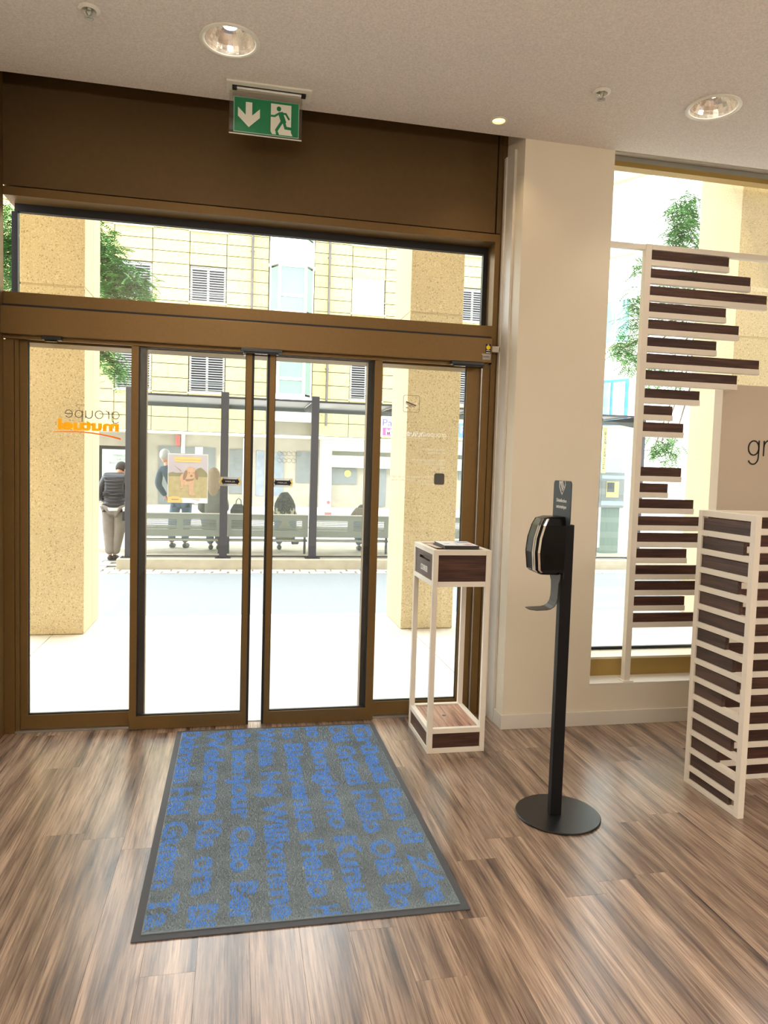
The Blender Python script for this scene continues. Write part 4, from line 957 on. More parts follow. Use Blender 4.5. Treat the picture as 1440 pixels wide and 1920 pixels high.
def head_mb(c, s=1.0, turn=0.0, tilt=0.0):
    """egg-shaped head with jaw, nose, ears; faces +y before turning"""
    m = MB(); m.sphere((0, 0, 0), 0.078 * s, 0.095 * s, 0.115 * s, 18, 12)
    m.v = [(x * (1.0 - 0.22 * max(0, -z / (0.115 * s))), y + (0.012 * s if z < 0 else 0), z) for x, y, z in m.v]
    m.sphere((0, 0.103 * s, -0.012 * s), 0.011 * s, 0.018 * s, 0.020 * s, 8, 6)
    for sg in (-1, 1): m.sphere((sg * 0.080 * s, -0.002, -0.012 * s), 0.012 * s, 0.020 * s, 0.032 * s, 8, 6)
    m.sphere((0, 0.096 * s, -0.055 * s), 0.024 * s, 0.010 * s, 0.007 * s, 8, 6)
    for sg in (-1, 1): m.sphere((sg * 0.030 * s, 0.086 * s, 0.012 * s), 0.014 * s, 0.010 * s, 0.007 * s, 8, 6)
    mtx = Matrix.Translation(Vector(c)) @ Matrix.Rotation(turn, 4, 'Z') @ Matrix.Rotation(tilt, 4, 'X'); m.smooth = True
    return m.xf(mtx), mtx
def hand(parent, c, d, s=1.0):
    """palm with five slightly curled fingers, pointing along d"""
    c = Vector(c); d = Vector(d).normalized(); sd = d.cross(Vector((0, 1, 0))); sd = sd.normalized() if sd.length > 0.1 else Vector((1, 0, 0)); up = sd.cross(d)
    m = MB(); e = c + d * 0.08 * s
    m.tube([c, c + d * 0.03 * s, e], [0.022 * s, 0.030 * s, 0.026 * s], 8)
    for k, L_ in enumerate((0.066, 0.078, 0.074, 0.058)):
        b = e + sd * (k - 1.5) * 0.015 * s - d * 0.01
        m.tube([b, b + d * L_ * 0.5 * s, b + d * L_ * 0.85 * s + up * 0.02 * s], [0.009 * s, 0.008 * s, 0.006 * s], 6)
    b = c + sd * -0.02 * s + d * 0.02 * s
    m.tube([b, b + sd * -0.025 * s + d * 0.03 * s, b + sd * -0.03 * s + d * 0.06 * s], [0.011 * s, 0.010 * s, 0.007 * s], 6); m.smooth = True
    return part('hand', m, 'skin', parent)
def person(label, x, y, z0, pose, mats, hair, group=None):
    """pose: dict of joint positions relative to (x,y,z0)"""
    t = thing('person', label, 'person', (x, y, z0))
    P = {k: (x + v[0], y + v[1], z0 + v[2]) for k, v in pose.items() if isinstance(v, tuple)}
    J = lambda k, r: tuple(P[k]) + (r,)
    # one continuous body surface under the clothes
    order = ['pelvis', 'waist', 'chest', 'neck', 'headbase', 'shL', 'elL', 'wrL', 'shR', 'elR', 'wrR', 'hipL', 'knL', 'anL', 'toL', 'hipR', 'knR', 'anR', 'toR']
    rad = [0.10, 0.095, 0.11, 0.05, 0.05, 0.05, 0.036, 0.024, 0.05, 0.036, 0.024, 0.075, 0.05, 0.034, 0.03, 0.075, 0.05, 0.034, 0.03]
    bones = [(0, 1), (1, 2), (2, 3), (3, 4), (2, 5), (5, 6), (6, 7), (2, 8), (8, 9), (9, 10), (0, 11), (11, 12), (12, 13), (13, 14), (0, 15), (15, 16), (16, 17), (17, 18)]
    skinfig('body', [J(k, r * 0.85) for k, r in zip(order, rad)], bones, 'skin', t)
    hm, mtx = head_mb((P['head'][0], P['head'][1], P['head'][2]), pose.get('hs', 1.0), pose.get('turn', 0), pose.get('tilt', 0))
    hd_ = part('head', hm, 'skin', t)
    k_ = pose.get('bulk', 1.0)
    hm_ = pose.get('hem', 0.07); P['jp'] = (P['pelvis'][0], P['pelvis'][1], P['pelvis'][2] + max(0.0, -hm_)); P['tail'] = (P['jp'][0], P['jp'][1], P['jp'][2] - max(0.02, hm_)); P['collar'] = tuple(Vector(P['neck']) * 0.75 + Vector(P['chest']) * 0.25)
    for s_ in 'LR': P['ys' + s_] = (P['sh' + s_][0] * 0.86 + P['chest'][0] * 0.14, P['sh' + s_][1], P['sh' + s_][2] + 0.02)
    order = ['jp', 'waist', 'chest', 'collar', 'ysL', 'elL', 'wrL', 'ysR', 'elR', 'wrR', 'tail']
    rad = [(0.150 * k_, 0.125 * k_), (0.150 * k_, 0.125 * k_), (0.165 * k_, 0.125 * k_), (0.085, 0.075), 0.082 * k_, 0.062 * k_, 0.046 * k_, 0.082 * k_, 0.062 * k_, 0.046 * k_, (0.150 * k_, 0.125 * k_)]
    skinfig(pose.get('topname', 'jacket'), [J(k, r) for k, r in zip(order, rad)], [(0, 1), (1, 2), (2, 3), (2, 4), (4, 5), (5, 6), (2, 7), (7, 8), (8, 9), (0, 10)], mats[0], t)
    order = ['pelvis', 'hipL', 'knL', 'anL', 'hipR', 'knR', 'anR']
    lw_ = pose.get('legs', 1.0)
    rad = [(0.150, 0.125), 0.108 * lw_, 0.082 * lw_, 0.066 * lw_, 0.108 * lw_, 0.082 * lw_, 0.066 * lw_]
    skinfig('trousers', [J(k, r) for k, r in zip(order, rad)], [(0, 1), (1, 2), (2, 3), (0, 4), (4, 5), (5, 6)], mats[1], t)
    for s_ in 'LR':
        a, b = P['an' + s_], P['to' + s_]
        m = MB(); m.tube([(a[0], a[1] - 0.06, b[2] + 0.008), (a[0], a[1] - 0.02, b[2] + 0.018), (b[0], (a[1] + b[1]) / 2, b[2] + 0.014), (b[0], b[1] + 0.04, b[2] + 0.004)], [0.032, 0.042, 0.042, 0.026], 10); m.smooth = True
        part('shoe', m, mats[2], t)
        w = Vector(P['wr' + s_]); e_ = Vector(P['el' + s_]); hand(t, w, w - e_)
    hair(t, mtx, P)
    return t
def short_hair(mname):
    def f(t, mtx, P):
        m = MB(); m.sphere((0, -0.012, 0.022), 0.088, 0.100, 0.110, 18, 12)
        m.v = [(x, y, max(z, -0.045 if y < 0.03 else 0.035)) for x, y, z in m.v]; m.smooth = True
        part('hair', m.xf(mtx), mname, t)
    return f
def long_hair(mname, L_=0.36, w=0.115):
    def f(t, mtx, P):
        m = MB(); pts = [(0, 0, 0.09), (0, -0.035, 0.06), (0, -0.06, -0.02), (0, -0.075, -0.14), (0, -0.08, -L_ * 0.8), (0, -0.075, -L_)]
        rr = [0.06, 0.095, w, w * 1.05, w * 0.9, w * 0.45]
        b0 = 0; n = 14
        for (px_, py_, pz_), r in zip(pts, rr):
            for i in range(n):
                a = 2 * math.pi * i / n; m.v.append((px_ + r * math.cos(a), py_ + r * 0.72 * math.sin(a), pz_))
        for q in range(len(pts) - 1):
            for i in range(n):
                j = (i + 1) % n; m.f.append((q * n + i, q * n + j, (q + 1) * n + j, (q + 1) * n + i)); m.mi.append(0)
        m.f += [tuple(range(n)), tuple(range((len(pts) - 1) * n, len(pts) * n))]; m.mi += [0, 0]
        m.sphere((0, -0.01, 0.03), 0.092, 0.098, 0.105, 16, 10)
        m.smooth = True; part('hair', m.xf(mtx), mname, t)
    return f
def curly_hair(mname):
    def f(t, mtx, P):
        m = MB(); q = random.Random(4)
        prof = lambda z: 0.168 * math.sin(min(1.0, 0.16 + (0.125 - z) / 0.34) * math.pi / 2)
        zs = [0.12 - 0.03 * k for k in range(15)]
        m.lathe((0, -0.02, 0), [(prof(z) * 0.93, z) for z in zs] + [(0.02, zs[-1])], 20)
        m.v = [(x, (y + 0.02) * 0.8 - 0.02, z) for x, y, z in m.v]
        for k in range(520):
            a = q.random() * 6.283; z = q.uniform(-0.31, 0.115); r = prof(z)
            m.sphere((r * math.cos(a), r * 0.8 * math.sin(a) - 0.02, z), 0.017, 0.017, 0.020, 6, 4)
        m.smooth = True; part('hair', m.xf(mtx), mname, t)
    return f
stand = dict(pelvis=(0, 0, 0.90), waist=(0, 0.01, 1.05), chest=(0, 0.02, 1.24), neck=(0.01, 0.06, 1.42), headbase=(0.02, 0.10, 1.47), head=(0.03, 0.13, 1.545),
             shL=(-0.17, 0.03, 1.34), elL=(-0.24, -0.02, 1.08), wrL=(-0.13, 0.16, 0.95), shR=(0.17, 0.03, 1.34), elR=(0.24, 0.04, 1.08), wrR=(0.14, 0.22, 0.98),
             hipL=(-0.09, 0, 0.84), knL=(-0.09, 0.02, 0.47), anL=(-0.06, -0.01, 0.09), toL=(-0.07, 0.12, 0.03), hipR=(0.09, 0, 0.84), knR=(0.07, 0.03, 0.47), anR=(0.0, 0.02, 0.09), toR=(0.02, 0.15, 0.03))
p1 = dict(stand); p1.update(tilt=-0.55, turn=-0.5, bulk=1.12, legs=1.2, hem=-0.06, chest=(0.0, 0.03, 1.22), neck=(0.045, 0.09, 1.37), headbase=(0.06, 0.13, 1.42), head=(0.08, 0.16, 1.50))
mn1 = person('person in black quilted jacket and taupe trousers standing with bowed head left of the shelter', -1.95, 12.45, -0.172, p1, ('puffer', 'trouser_grey', 'shoe'), short_hair('hair_dark'))
# seams of the quilted jacket and the shirt tail
q_ = MB()
for k in range(8):
    z = 0.80 + 0.055 * k
    q_.lathe((-1.95, 12.465, z), [(0.172, 0), (0.181, 0.010), (0.172, 0.020)], 20)
q_.v = [(-1.95 + (v[0] + 1.95) * 1.03, 12.465 + (v[1] - 12.465) * 0.85, v[2]) for v in q_.v]
part('jacket_quilting', q_, 'puffer', mn1)
part('shirt_hem', MB().lathe((-1.95, 12.455, 0.655), [(0.166, 0.0), (0.170, 0.05)], 20), 'paper', mn1, label='white shirt hem')
hp = thing('shoulder_bag', 'small black bag hanging at the right hip of the person in quilted jacket', 'bag', (-1.75, 12.40, 0.6))
part('pouch', MB().box(-1.80, -1.69, 12.24, 12.30, 0.50, 0.70), 'leather', hp, bevel=0.01)
part('lettering', place(text_mb('ff', 0.07, 0.10, off=0.004), (-1.80, 12.237, 0.66), (1, 0, 0), (0, 0, 1)), 'paper', hp)
p2 = dict(stand); p2.update(hs=1.0, tilt=-0.1, turn=-0.4, topname='jacket',
    pelvis=(0.12, 0, 0.86), waist=(0.04, 0.0, 1.02), chest=(-0.06, 0.0, 1.24), neck=(-0.14, 0.03, 1.44), headbase=(-0.16, 0.05, 1.49), head=(-0.17, 0.06, 1.58),
    shL=(-0.25, 0.0, 1.36), elL=(-0.28, 0.0, 1.10), wrL=(-0.16, 0.12, 0.90), shR=(0.09, 0.02, 1.36), elR=(0.20, 0.05, 1.12), wrR=(0.16, 0.2, 0.94),
    hipL=(0.03, 0, 0.80), knL=(-0.04, 0.1, 0.46), anL=(-0.05, 0.08, 0.09), toL=(-0.02, 0.22, 0.03), hipR=(0.20, 0, 0.80), knR=(0.20, 0.1, 0.46), anR=(0.17, 0.08, 0.09), toR=(0.21, 0.22, 0.03))
person('person with silver hair in dark blue jacket and jeans standing behind the dog poster', -1.03, 12.82, -0.015, p2, ('denim_dark', 'denim', 'shoe'), short_hair('hair_grey'))
sit = dict(pelvis=(0, 0, 0.50), waist=(0, 0.01, 0.64), chest=(0, 0.02, 0.84), neck=(0, 0.05, 1.04), headbase=(0, 0.07, 1.09), head=(0, 0.09, 1.20),
           shL=(-0.16, 0.03, 0.95), elL=(-0.21, 0.10, 0.72), wrL=(-0.10, 0.30, 0.64), shR=(0.16, 0.03, 0.95), elR=(0.21, 0.10, 0.72), wrR=(0.10, 0.30, 0.64),
           hipL=(-0.09, 0.04, 0.48), knL=(-0.09, 0.40, 0.48), anL=(-0.08, 0.42, 0.09), toL=(-0.08, 0.55, 0.03), hipR=(0.09, 0.04, 0.48), knR=(0.09, 0.40, 0.48), anR=(0.08, 0.42, 0.09), toR=(0.08, 0.55, 0.03))
p3 = dict(sit); p3.update(hs=1.0, head=(0, 0.08, 1.285), headbase=(0, 0.07, 1.18), neck=(0, 0.05, 1.12), chest=(0, 0.02, 0.90), shL=(-0.16, 0.02, 1.00), shR=(0.16, 0.02, 1.00), anL=(-0.04, 0.30, 0.09), anR=(0.09, 0.30, 0.09), toL=(-0.04, 0.42, 0.03), toR=(0.10, 0.42, 0.03))
person('person with long ash blond hair in grey coat on the bench beside the poster', -0.37, 12.36, -0.015, p3, ('coat_grey', 'denim', 'shoe'), long_hair('hair_blond', 0.42, 0.112))
p4 = dict(sit); p4.update(hs=0.95, tilt=-0.4, pelvis=(0, 0, 0.48), waist=(0, 0.04, 0.56), chest=(0, 0.12, 0.66), neck=(0, 0.18, 0.78), headbase=(0, 0.2, 0.82), head=(0, 0.22, 0.89), shL=(-0.14, 0.12, 0.70), shR=(0.14, 0.12, 0.70), elL=(-0.2, 0.22, 0.54), elR=(0.2, 0.22, 0.54), wrL=(-0.08, 0.4, 0.56), wrR=(0.08, 0.4, 0.56),
          anL=(-0.07, 0.36, 0.09), toL=(-0.07, 0.48, 0.03), knR=(0.10, 0.40, 0.36), anR=(0.16, 0.30, 0.16), toR=(0.24, 0.32, 0.13))
cp = person('person with big dark curly hair in sand coloured coat sitting on the bench', 0.83, 12.36, -0.015, p4, ('coat_sand', 'denim', 'shoe'), curly_hair('hair_dark'))
part('coat_tail', MB().prism([(0.62, 0.42), (1.10, 0.42), (0.99, 0.22), (0.86, 0.13), (0.74, 0.18)], 1, 12.60, 12.63), 'coat_sand', cp)
p5 = dict(p4); p5.update(tilt=-0.9, head=(0.02, 0.34, 0.70), headbase=(0.02, 0.28, 0.70), neck=(0, 0.24, 0.70), chest=(0, 0.14, 0.63), anL=(-0.02, 0.30, 0.09), toL=(-0.03, 0.42, 0.03), anR=(0.1, 0.34, 0.09), toR=(0.1, 0.46, 0.03))
person('person in brown coat bent forward on the bench behind the right sliding leaf', 2.20, 12.36, -0.015, p5, (mat('brown_wool', (120, 108, 92), 0.9), 'denim', 'shoe'), short_hair('hair_dark'))
hb = thing('handbag', 'black leather handbag standing on the shelter bench right of the blond person', 'bag', (-0.0, 12.36, 0.41))
part('bag_body', MB().prism([(0.09 - 0.19, 0.411), (0.09 + 0.06, 0.411), (0.09 + 0.065, 0.70), (0.09 + 0.02, 0.80), (0.09 - 0.12, 0.80), (0.09 - 0.18, 0.70)], 1, 12.29, 12.42), 'leather', hb, bevel=0.015)
part('handle', MB().tube([(0.00, 12.35, 0.79), (0.01, 12.35, 0.86), (0.045, 12.35, 0.90), (0.085, 12.35, 0.86), (0.09, 12.35, 0.79)], 0.008, 6), 'leather', hb)
part('pocket', MB().box(-0.03, 0.08, 12.278, 12.289, 0.55, 0.72), 'black_metal', hb, bevel=0.004)

# ================================================================ buildings
yb = thing('apartment_building', 'yellow limestone apartment building with white bay window across the plaza', 'building', (1.8, 28, -0.12))
BY = 26.0
colx = [-9.2, -7.9, -6.6, -5.35, -4.12, -2.90, -1.68, -0.44, 1.0, 2.6, 3.95, 5.17, 6.5, 7.9, 9.1, 10.4, 11.8]
rowz = [2.52, 3.0, 3.43, 3.86, 4.34, 4.82, 5.29, 5.84, 6.39, 6.95, 7.37, 7.79, 8.20, 8.60, 8.98, 9.35, 9.80, 10.2, 10.6, 11.2, 11.8]
WR = [(3.86, 5.29), (6.95, 8.20), (9.35, 10.6)]
WC = [(-6.6, -5.35), (-4.12, -2.90), (-1.68, -0.44), (3.95, 5.17), (7.9, 9.1)]
part('wall', MB().box(-9.2, 11.8, BY + 0.42, 34, 2.5, 11.8).box(-9.2, 11.8, BY + 1.6, 34, -0.12, 2.5), 'facade_low', yb)
part('soffit', MB().box(-9.2, 11.8, BY + 0.0, BY + 1.6, 2.46, 2.515), 'plaster_white', yb)
g = 0.012
def is_win(x0, z0):
    return any(a - 0.01 <= x0 < b - 0.01 for a, b in WC) and any(c - 0.01 <= z0 < d - 0.01 for c, d in WR)
for x0, x1 in zip(colx[:-1], colx[1:]):
    if x0 == 1.0: continue
    for z0, z1 in zip(rowz[:-1], rowz[1:]):
        if is_win(x0, z0): continue
        part('stone_panel', MB().box(x0 + g, x1 - g, BY + (0.0 if (z0 > 2.6) else -0.01), BY + 0.415, z0 + g, z1 - g), 'facade', yb)
def far_window(x0, x1, z0, z1, kind):
    w = part('window', MB().box(x0 + 0.02, x1 - 0.02, BY + 0.10, BY + 0.14, z0 + 0.02, z0 + 0.09).box(x0 + 0.02, x1 - 0.02, BY + 0.10, BY + 0.14, z1 - 0.09, z1 - 0.02).box(x0 + 0.02, x0 + 0.09, BY + 0.10, BY + 0.14, z0 + 0.09, z1 - 0.09).box(x1 - 0.09, x1 - 0.02, BY + 0.10, BY + 0.14, z0 + 0.09, z1 - 0.09).box((x0 + x1) / 2 - 0.04, (x0 + x1) / 2 + 0.04, BY + 0.10, BY + 0.14, z0 + 0.09, z1 - 0.09), 'plaster_white', yb)
    part('pane', MB().box(x0 + 0.09, x1 - 0.09, BY + 0.16, BY + 0.17, z0 + 0.09, z1 - 0.09), 'void', w)
    s_ = MB(); n = int((z1 - z0) / 0.083)
    if kind != 'open':
        for k in range(n):
            z = z0 + 0.03 + k * 0.083
            if kind == 'closed': s_.box(x0 + 0.03, x1 - 0.03, BY + 0.04, BY + 0.055, z, z + 0.075)
            else: s_.box(x0 + 0.03, x1 - 0.03, BY + 0.03, BY + 0.075, z, z + 0.030)
        part('blind_slats', s_, 'plaster_white' if kind == 'closed' else 'slat', w, kind='stuff')
    part('window_sill', MB().box(x0 - 0.03, x1 + 0.03, BY - 0.06, BY - 0.012, z0 - 0.035, z0 + 0.02), 'concrete', w)
    if kind == 'rail' or z0 < 7.2:
        r = MB().box(x0, x1, BY - 0.06, BY - 0.04, z0 + 0.42, z0 + 0.45)
        for k in range(3): r.box(x0, x1, BY - 0.055, BY - 0.045, z0 + 0.12 + k * 0.1, z0 + 0.13 + k * 0.1)
        part('guard_rail', r, 'grey_shop', w)
for xi, (a, b) in enumerate(WC):
    for ri, (c, d) in enumerate(WR):
        far_window(a, b, c, d, 'closed' if (xi == 3 and ri == 1) else 'slats')
# bay window tower
bay = part('bay_window', MB().prism([(1.02, BY + 0.1), (1.02, BY - 0.12), (1.28, BY - 0.55), (2.32, BY - 0.55), (2.58, BY - 0.12), (2.58, BY + 0.1)], 2, 3.0, 3.86).prism([(1.02, BY + 0.1), (1.02, BY - 0.12), (1.28, BY - 0.55), (2.32, BY - 0.55), (2.58, BY - 0.12), (2.58, BY + 0.1)], 2, 5.52, 6.72).prism([(1.02, BY + 0.1), (1.02, BY - 0.12), (1.28, BY - 0.55), (2.32, BY - 0.55), (2.58, BY - 0.12), (2.58, BY + 0.1)], 2, 8.42, 9.20).prism([(0.99, BY + 0.1), (0.99, BY - 0.14), (1.26, BY - 0.60), (2.34, BY - 0.60), (2.61, BY - 0.14), (2.61, BY + 0.1)], 2, 8.36, 8.42).prism([(1.02, BY + 0.1), (1.02, BY - 0.12), (1.28, BY - 0.55), (2.32, BY - 0.55), (2.58, BY - 0.12), (2.58, BY + 0.1)], 2, 10.7, 11.8), 'plaster_white', yb, label='white bay window tower')
for z0, z1 in ((3.861, 5.519), (6.721, 8.359), (9.201, 10.699)):
    fm = MB()
    for xx in (1.30, 2.20): fm.box(xx, xx + 0.10, BY - 0.53, BY - 0.45, z0, z1)
    fm.box(1.40, 2.20, BY - 0.53, BY - 0.45, z0, z0 + 0.08).box(1.40, 2.20, BY - 0.53, BY - 0.45, z1 - 0.08, z1).box(1.40, 2.20, BY - 0.53, BY - 0.45, z0 + 0.55, z0 + 0.65)
    fm.prism([(1.03, BY - 0.06), (1.03, BY - 0.12), (1.29, BY - 0.54), (1.33, BY - 0.50), (1.10, BY - 0.08)], 2, z0, z0 + 0.08)
    fm.prism([(1.03, BY + 0.05), (1.03, BY - 0.12), (1.08, BY - 0.16), (1.10, BY + 0.05)], 2, z0, z1).prism([(2.57, BY + 0.05), (2.57, BY - 0.12), (2.52, BY - 0.16), (2.50, BY + 0.05)], 2, z0, z1)
    part('bay_frame', fm, 'plaster_white', bay)
    part('bay_pane', MB().box(1.40, 2.20, BY - 0.50, BY - 0.49, z0 + 0.08, z0 + 0.55).box(1.40, 2.20, BY - 0.50, BY - 0.49, z0 + 0.65, z1 - 0.08).prism([(2.31, BY - 0.50), (2.53, BY - 0.14), (2.52, BY - 0.13), (2.30, BY - 0.49)], 2, z0 + 0.08, z1 - 0.08).prism([(1.29, BY - 0.50), (1.07, BY - 0.14), (1.08, BY - 0.13), (1.30, BY - 0.49)], 2, z0 + 0.08, z1 - 0.08), 'curtain', bay, label='curtained panes')
for x in (0.43, 3.12):
    part('rain_pipe', MB().cyl((x, BY - 0.09, 2.9), 0.045, 8.9, 2, 10).box(x - 0.07, x + 0.07, BY - 0.03, BY - 0.012, 4.9, 4.95).box(x - 0.07, x + 0.07, BY - 0.03, BY - 0.012, 8.8, 8.85), 'rust', yb)
GY = BY + 1.59
def G(px, py): p = at(px, py, GY - 0.03); return p.x, p.z
def shopbox(x0p, y0p, x1p, y1p, m, nm='shop_window', d=0.03, label=None):
    a = G(x0p, y0p); b = G(x1p, y1p)
    return part(nm, MB().box(a[0], b[0], GY - d - 0.02, GY - 0.005, b[1], a[1]), m, yb, label=label)
sw_ = shopbox(298, 836, 340, 945, 'grey_shop'); shopbox(345, 838, 402, 945, 'grey_shop'); shopbox(430, 842, 455, 925, 'grey_shop')
shopbox(481, 845, 494, 930, 'shop_blue'); shopbox(512, 848, 530, 930, 'shop_blue'); shopbox(556, 846, 582, 905, 'grey_shop')
shopbox(340, 812, 347, 850, 'plaster_white', 'door_frame', 0.06); shopbox(366, 838, 379, 945, 'plaster_white', 'door_frame', 0.06)
shopbox(456, 822, 464, 955, 'plaster_white', 'door_frame', 0.10); shopbox(600, 822, 618, 957, 'plaster_white', 'column', 0.30)
shopbox(617, 878, 668, 908, 'grey_shop', 'display_board', 0.05); shopbox(706, 878, 722, 950, 'grey_shop'); shopbox(862, 838, 874, 900, 'grey_shop')
a = at(652, 888, GY - 0.1); part('round_notice', MB().cyl((a.x, GY - 0.09, a.z), 0.13, 0.03, 1, 20), 'yellow_disc', yb)
shopbox(331, 816, 338, 836, 'red', 'red_panel', 0.2)
for y0p, y1p in ((824, 849), (853, 879)):
    a = at(603, y0p, BY + 1.2); b = at(735, y1p, BY + 1.2)
    part('glass_fascia', MB().box(a.x, b.x + 4, BY + 1.18, BY + 1.22, b.z, a.z), 'pale_green', yb)
# low garden wall / plinth line of the ground floor
part('base_course', MB().box(-9.2, 11.8, GY - 0.015, GY, -0.12, 0.30), 'concrete', yb)
# parking fascia
pf = thing('parking_fascia', 'white parking sign board with blue and violet marks on the yellow building', 'sign', (7.3, 25.9, 2.9))
part('board', MB().box(5.05, 9.6, BY - 0.10, BY - 0.03, 2.58, 3.32), 'paper', pf)
part('lettering', place(text_mb('Parking', 0.27, 1.2), (5.20, BY - 0.11, 2.98), (1, 0, 0), (0, 0, 1)), 'purple_print', pf)
part('square_mark', MB().box(5.20, 5.75, BY - 0.112, BY - 0.102, 2.64, 2.92), 'magenta', pf)
part('square_letter', place(text_mb('M', 0.2, 0.2, off=0.008), (5.32, BY - 0.125, 2.68), (1, 0, 0), (0, 0, 1)), 'paper', pf)
p_ = at(868, 804, BY - 0.11)
part('parking_square', MB().box(p_.x - 0.20, p_.x + 0.30, BY - 0.112, BY - 0.102, 2.66, 3.2), 'blue_sign', pf)
part('parking_letter', place(text_mb('P', 0.26, 0.18, off=0.012), (p_.x - 0.10, BY - 0.125, 2.84), (1, 0, 0), (0, 0, 1)), 'paper', pf)
# illuminated advertisement case behind the standing man
ac = thing('advert_case', 'black framed advertisement case with pale green poster behind the standing man', 'advertisement', (-4.2, 26.3, -0.12))
A = at(189, 835, 26.3); B = at(250, 940, 26.3)
part('case', MB().box(A.x - 0.05, B.x + 0.25, 26.28, 26.45, B.z, A.z), 'blackbox', ac)
part('stand_leg', MB().box(A.x + 0.1, A.x + 0.2, 26.30, 26.40, -0.12, B.z).box(B.x, B.x + 0.1, 26.30, 26.40, -0.12, B.z), 'blackbox', ac)
ax0, ax1, az0, az1 = A.x + 0.05, B.x + 0.15, B.z + 0.1, A.z - 0.12
part('poster', MB().box(ax0, ax1, 26.265, 26.278, az0, az1), 'ad_sky', ac)
part('printed_hills', MB().prism([(ax0, az0), (ax0, az0 + 0.72), (ax0 + 0.15, az0 + 0.80), (ax0 + 0.35, az0 + 0.74), (ax0 + 0.6, az0 + 0.78), (ax1, az0 + 0.7), (ax1, az0)], 1, 26.258, 26.263), 'ad_hill', ac)
for s, dz, L_ in (('EMBARQUER', 0.24, 0.56), ('SUR LES', 0.37, 0.36), ('ROUTES SUISSES', 0.50, 0.80)):
    part('poster_line', place(text_mb(s, 0.075, L_, align='CENTER'), ((ax0 + ax1) / 2 + 0.05, 26.256, az1 - dz), (1, 0, 0), (0, 0, 1)), 'grey_print', ac)
# bollard
bp_ = at(615, 957, 22.5)
bl = thing('marker_post', 'short white marker post with red base and ring on the plaza', 'post', (bp_.x, 22.5, -0.12))
part('shaft', MB().box(bp_.x - 0.07, bp_.x + 0.07, 22.45, 22.55, 0.02, 0.42), 'paper', bl)
part('red_foot', MB().box(bp_.x - 0.10, bp_.x + 0.10, 22.42, 22.58, -0.119, 0.02), 'red', bl)
part('ring_mark', MB().cyl((bp_.x, 22.44, 0.33), 0.055, 0.009, 1, 16), 'red', bl)

# white house at the right, seen through the window
wh = thing('white_house', 'bright white rendered house beyond the right window', 'building', (20, 30, -0.12))
cx, cy = 14.35, 24.0
dx, dy = -0.5, 0.866
HZ = 15.0
part('wall', MB().prism([(cx, cy), (cx + 24, cy), (cx + 24, cy + 14), (cx + dx * 4.6, cy + dy * 4.6)], 2, -0.12, HZ), 'plaster_white', wh)
def wface(a, b, z0, z1, out):   # box on the slanted side wall; a,b metres from the corner
    nx, ny = -0.866 * out, -0.5 * out
    return [(cx + dx * a + nx, cy + dy * a + ny), (cx + dx * b + nx, cy + dy * b + ny), (cx + dx * b, cy + dy * b), (cx + dx * a, cy + dy * a)], z0, z1
for (z0, z1) in ((9.6, 11.6), (6.3, 8.0), (3.3, 5.0), (0.4, 2.2)):
    for a in (0.5, 2.9):
        q, zz0, zz1 = wface(a, a + 1.3, z0, z1, 0.05)
        w_ = part('window', MB().prism(q, 2, zz0, zz1), 'bluesteel' if z0 in (3.3, ) else 'plaster_white', wh)
        q, _, _ = wface(a + 0.1, a + 0.6, z0, z1, 0.08); q2, _, _ = wface(a + 0.7, a + 1.2, z0, z1, 0.08)
        part('pane', MB().prism(q, 2, z0 + 0.1, z1 - 0.1).prism(q2, 2, z0 + 0.1, z1 - 0.1), 'skyglass', w_)
        q, _, _ = wface(a - 0.1, a + 1.4, z0, z1, 0.16)
        part('sill', MB().prism(q, 2, z0 - 0.1, z0 - 0.02), 'concrete', w_)
q, _, _ = wface(-0.3, 4.6, 0, 0, 0.5); part('roof_edge', MB().prism(q, 2, 12.9, 13.2), 'skyglass', wh)
q, _, _ = wface(0, 4.6, 0, 0, 0.25); part('cornice', MB().prism(q, 2, 12.2, 12.35), 'concrete', wh)

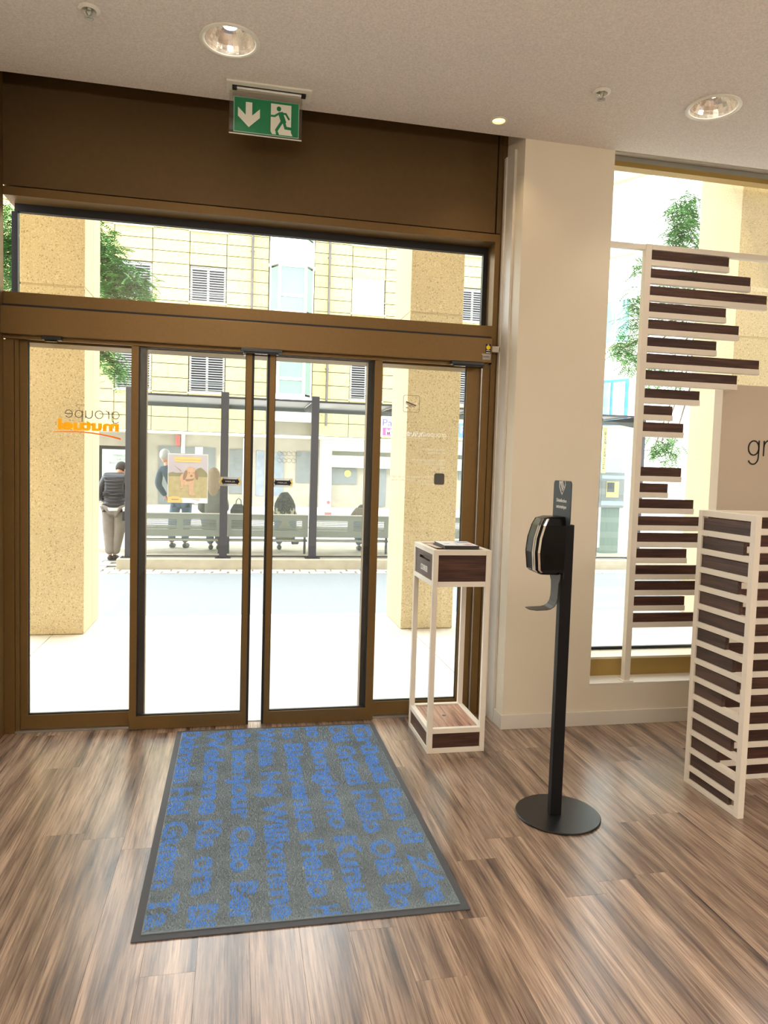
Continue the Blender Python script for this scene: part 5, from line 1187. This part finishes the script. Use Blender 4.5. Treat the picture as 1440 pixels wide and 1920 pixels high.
# ================================================================ trees
def tree(trunk, clusters, label, seed, limbs):
    q = random.Random(seed)
    t = thing('street_tree', label, 'tree', trunk)
    tm_ = MB(); tx, ty, tz = trunk
    top = (tx, ty, limbs)
    tm_.tube([(tx, ty, tz), (tx + 0.05, ty, tz + 1.5), top], [0.14, 0.11, 0.08], 8)
    for (c, r) in clusters:
        mid = ((tx + c.x) / 2, (ty + c.y) / 2, max(limbs, (limbs + c.z) / 2 + 0.2))
        tm_.tube([top, mid, tuple(c)], [0.05, 0.03, 0.012], 6)
    part('trunk', tm_, 'bark', t)
    lv = MB()
    for (c, r) in clusters:
        for k in range(int(150 * r * r / 0.25)):
            while True:
                p = Vector((q.uniform(-1, 1), q.uniform(-1, 1), q.uniform(-1, 1)))
                if p.length < 1: break
            b = c + p * r
            a = q.random() * 6.283; el = q.uniform(-0.7, 0.25); d = Vector((math.cos(a) * math.cos(el), math.sin(a) * math.cos(el), math.sin(el)))
            s_ = d.cross(Vector((0, 0, 1))).normalized(); L_ = q.uniform(0.22, 0.34)
            for i in range(6):
                pt = b + d * L_ * (i + 1) / 7 - Vector((0, 0, 0.10 * (i / 6) ** 2))
                for sg in (-1, 1):
                    tip = pt + s_ * sg * 0.085 + d * 0.03 - Vector((0, 0, 0.02)); mid = (pt + tip) / 2; w = d * 0.019
                    lv.quad(tuple(pt), tuple(mid + w), tuple(tip), tuple(mid - w))
    part('foliage', lv, 'leaf', t, kind='stuff')
def C(px, py, Y, r): return (at(px, py, Y), r)
tree((-4.5, 16.2, -0.12), [C(200, 465, 16, 0.35), C(205, 500, 16, 0.45), C(225, 520, 15.8, 0.5), C(250, 535, 15.8, 0.42), C(268, 545, 16, 0.3), C(200, 545, 16, 0.55), C(150, 480, 16.4, 0.9), C(100, 500, 16.4, 1.0), C(60, 470, 16.3, 0.8), C(25, 520, 16, 0.8), C(20, 430, 16, 0.6), C(195, 660, 15.8, 0.35), C(210, 685, 15.8, 0.35), C(222, 695, 15.8, 0.22), C(150, 620, 16.2, 0.7)], 'green leafy street tree behind the left pillar', 1, 4.6)
tree((12.6, 16.5, -0.12), [C(1285, 385, 16, 0.4), C(1280, 410, 16, 0.45), C(1290, 440, 15.8, 0.5), C(1270, 448, 16, 0.3), C(1205, 500, 16, 0.3), C(1195, 560, 16, 0.3), C(1190, 600, 16, 0.35), C(1185, 645, 15.8, 0.4), C(1165, 655, 15.8, 0.25), C(1190, 680, 16, 0.3), C(1240, 830, 16, 0.35), C(1225, 845, 16, 0.2), C(1262, 835, 16, 0.3), C(1255, 860, 16, 0.2), C(1270, 560, 16, 0.6), C(1240, 700, 16, 0.5), C(1350, 500, 16.3, 0.9)], 'green leafy street tree behind the slatted screen', 2, 5.5)

# groups of alike things
GR = {'recessed_downlight': 'recessed downlights in the ceiling', 'sprinkler': 'sprinkler heads in the ceiling', 'door_sensor': 'black sensors under the door operator',
      'door_sticker': 'arrow stickers on the sliding leaves', 'concrete_pillar': 'sandy pillars outside the glass front', 'shelter_bench': 'steel benches in the bus shelter', 'street_tree': 'street trees by the road'}
for o in bpy.data.objects:
    b = o.name.split('.')[0]
    if o.parent is None and b in GR: o['group'] = GR[b]
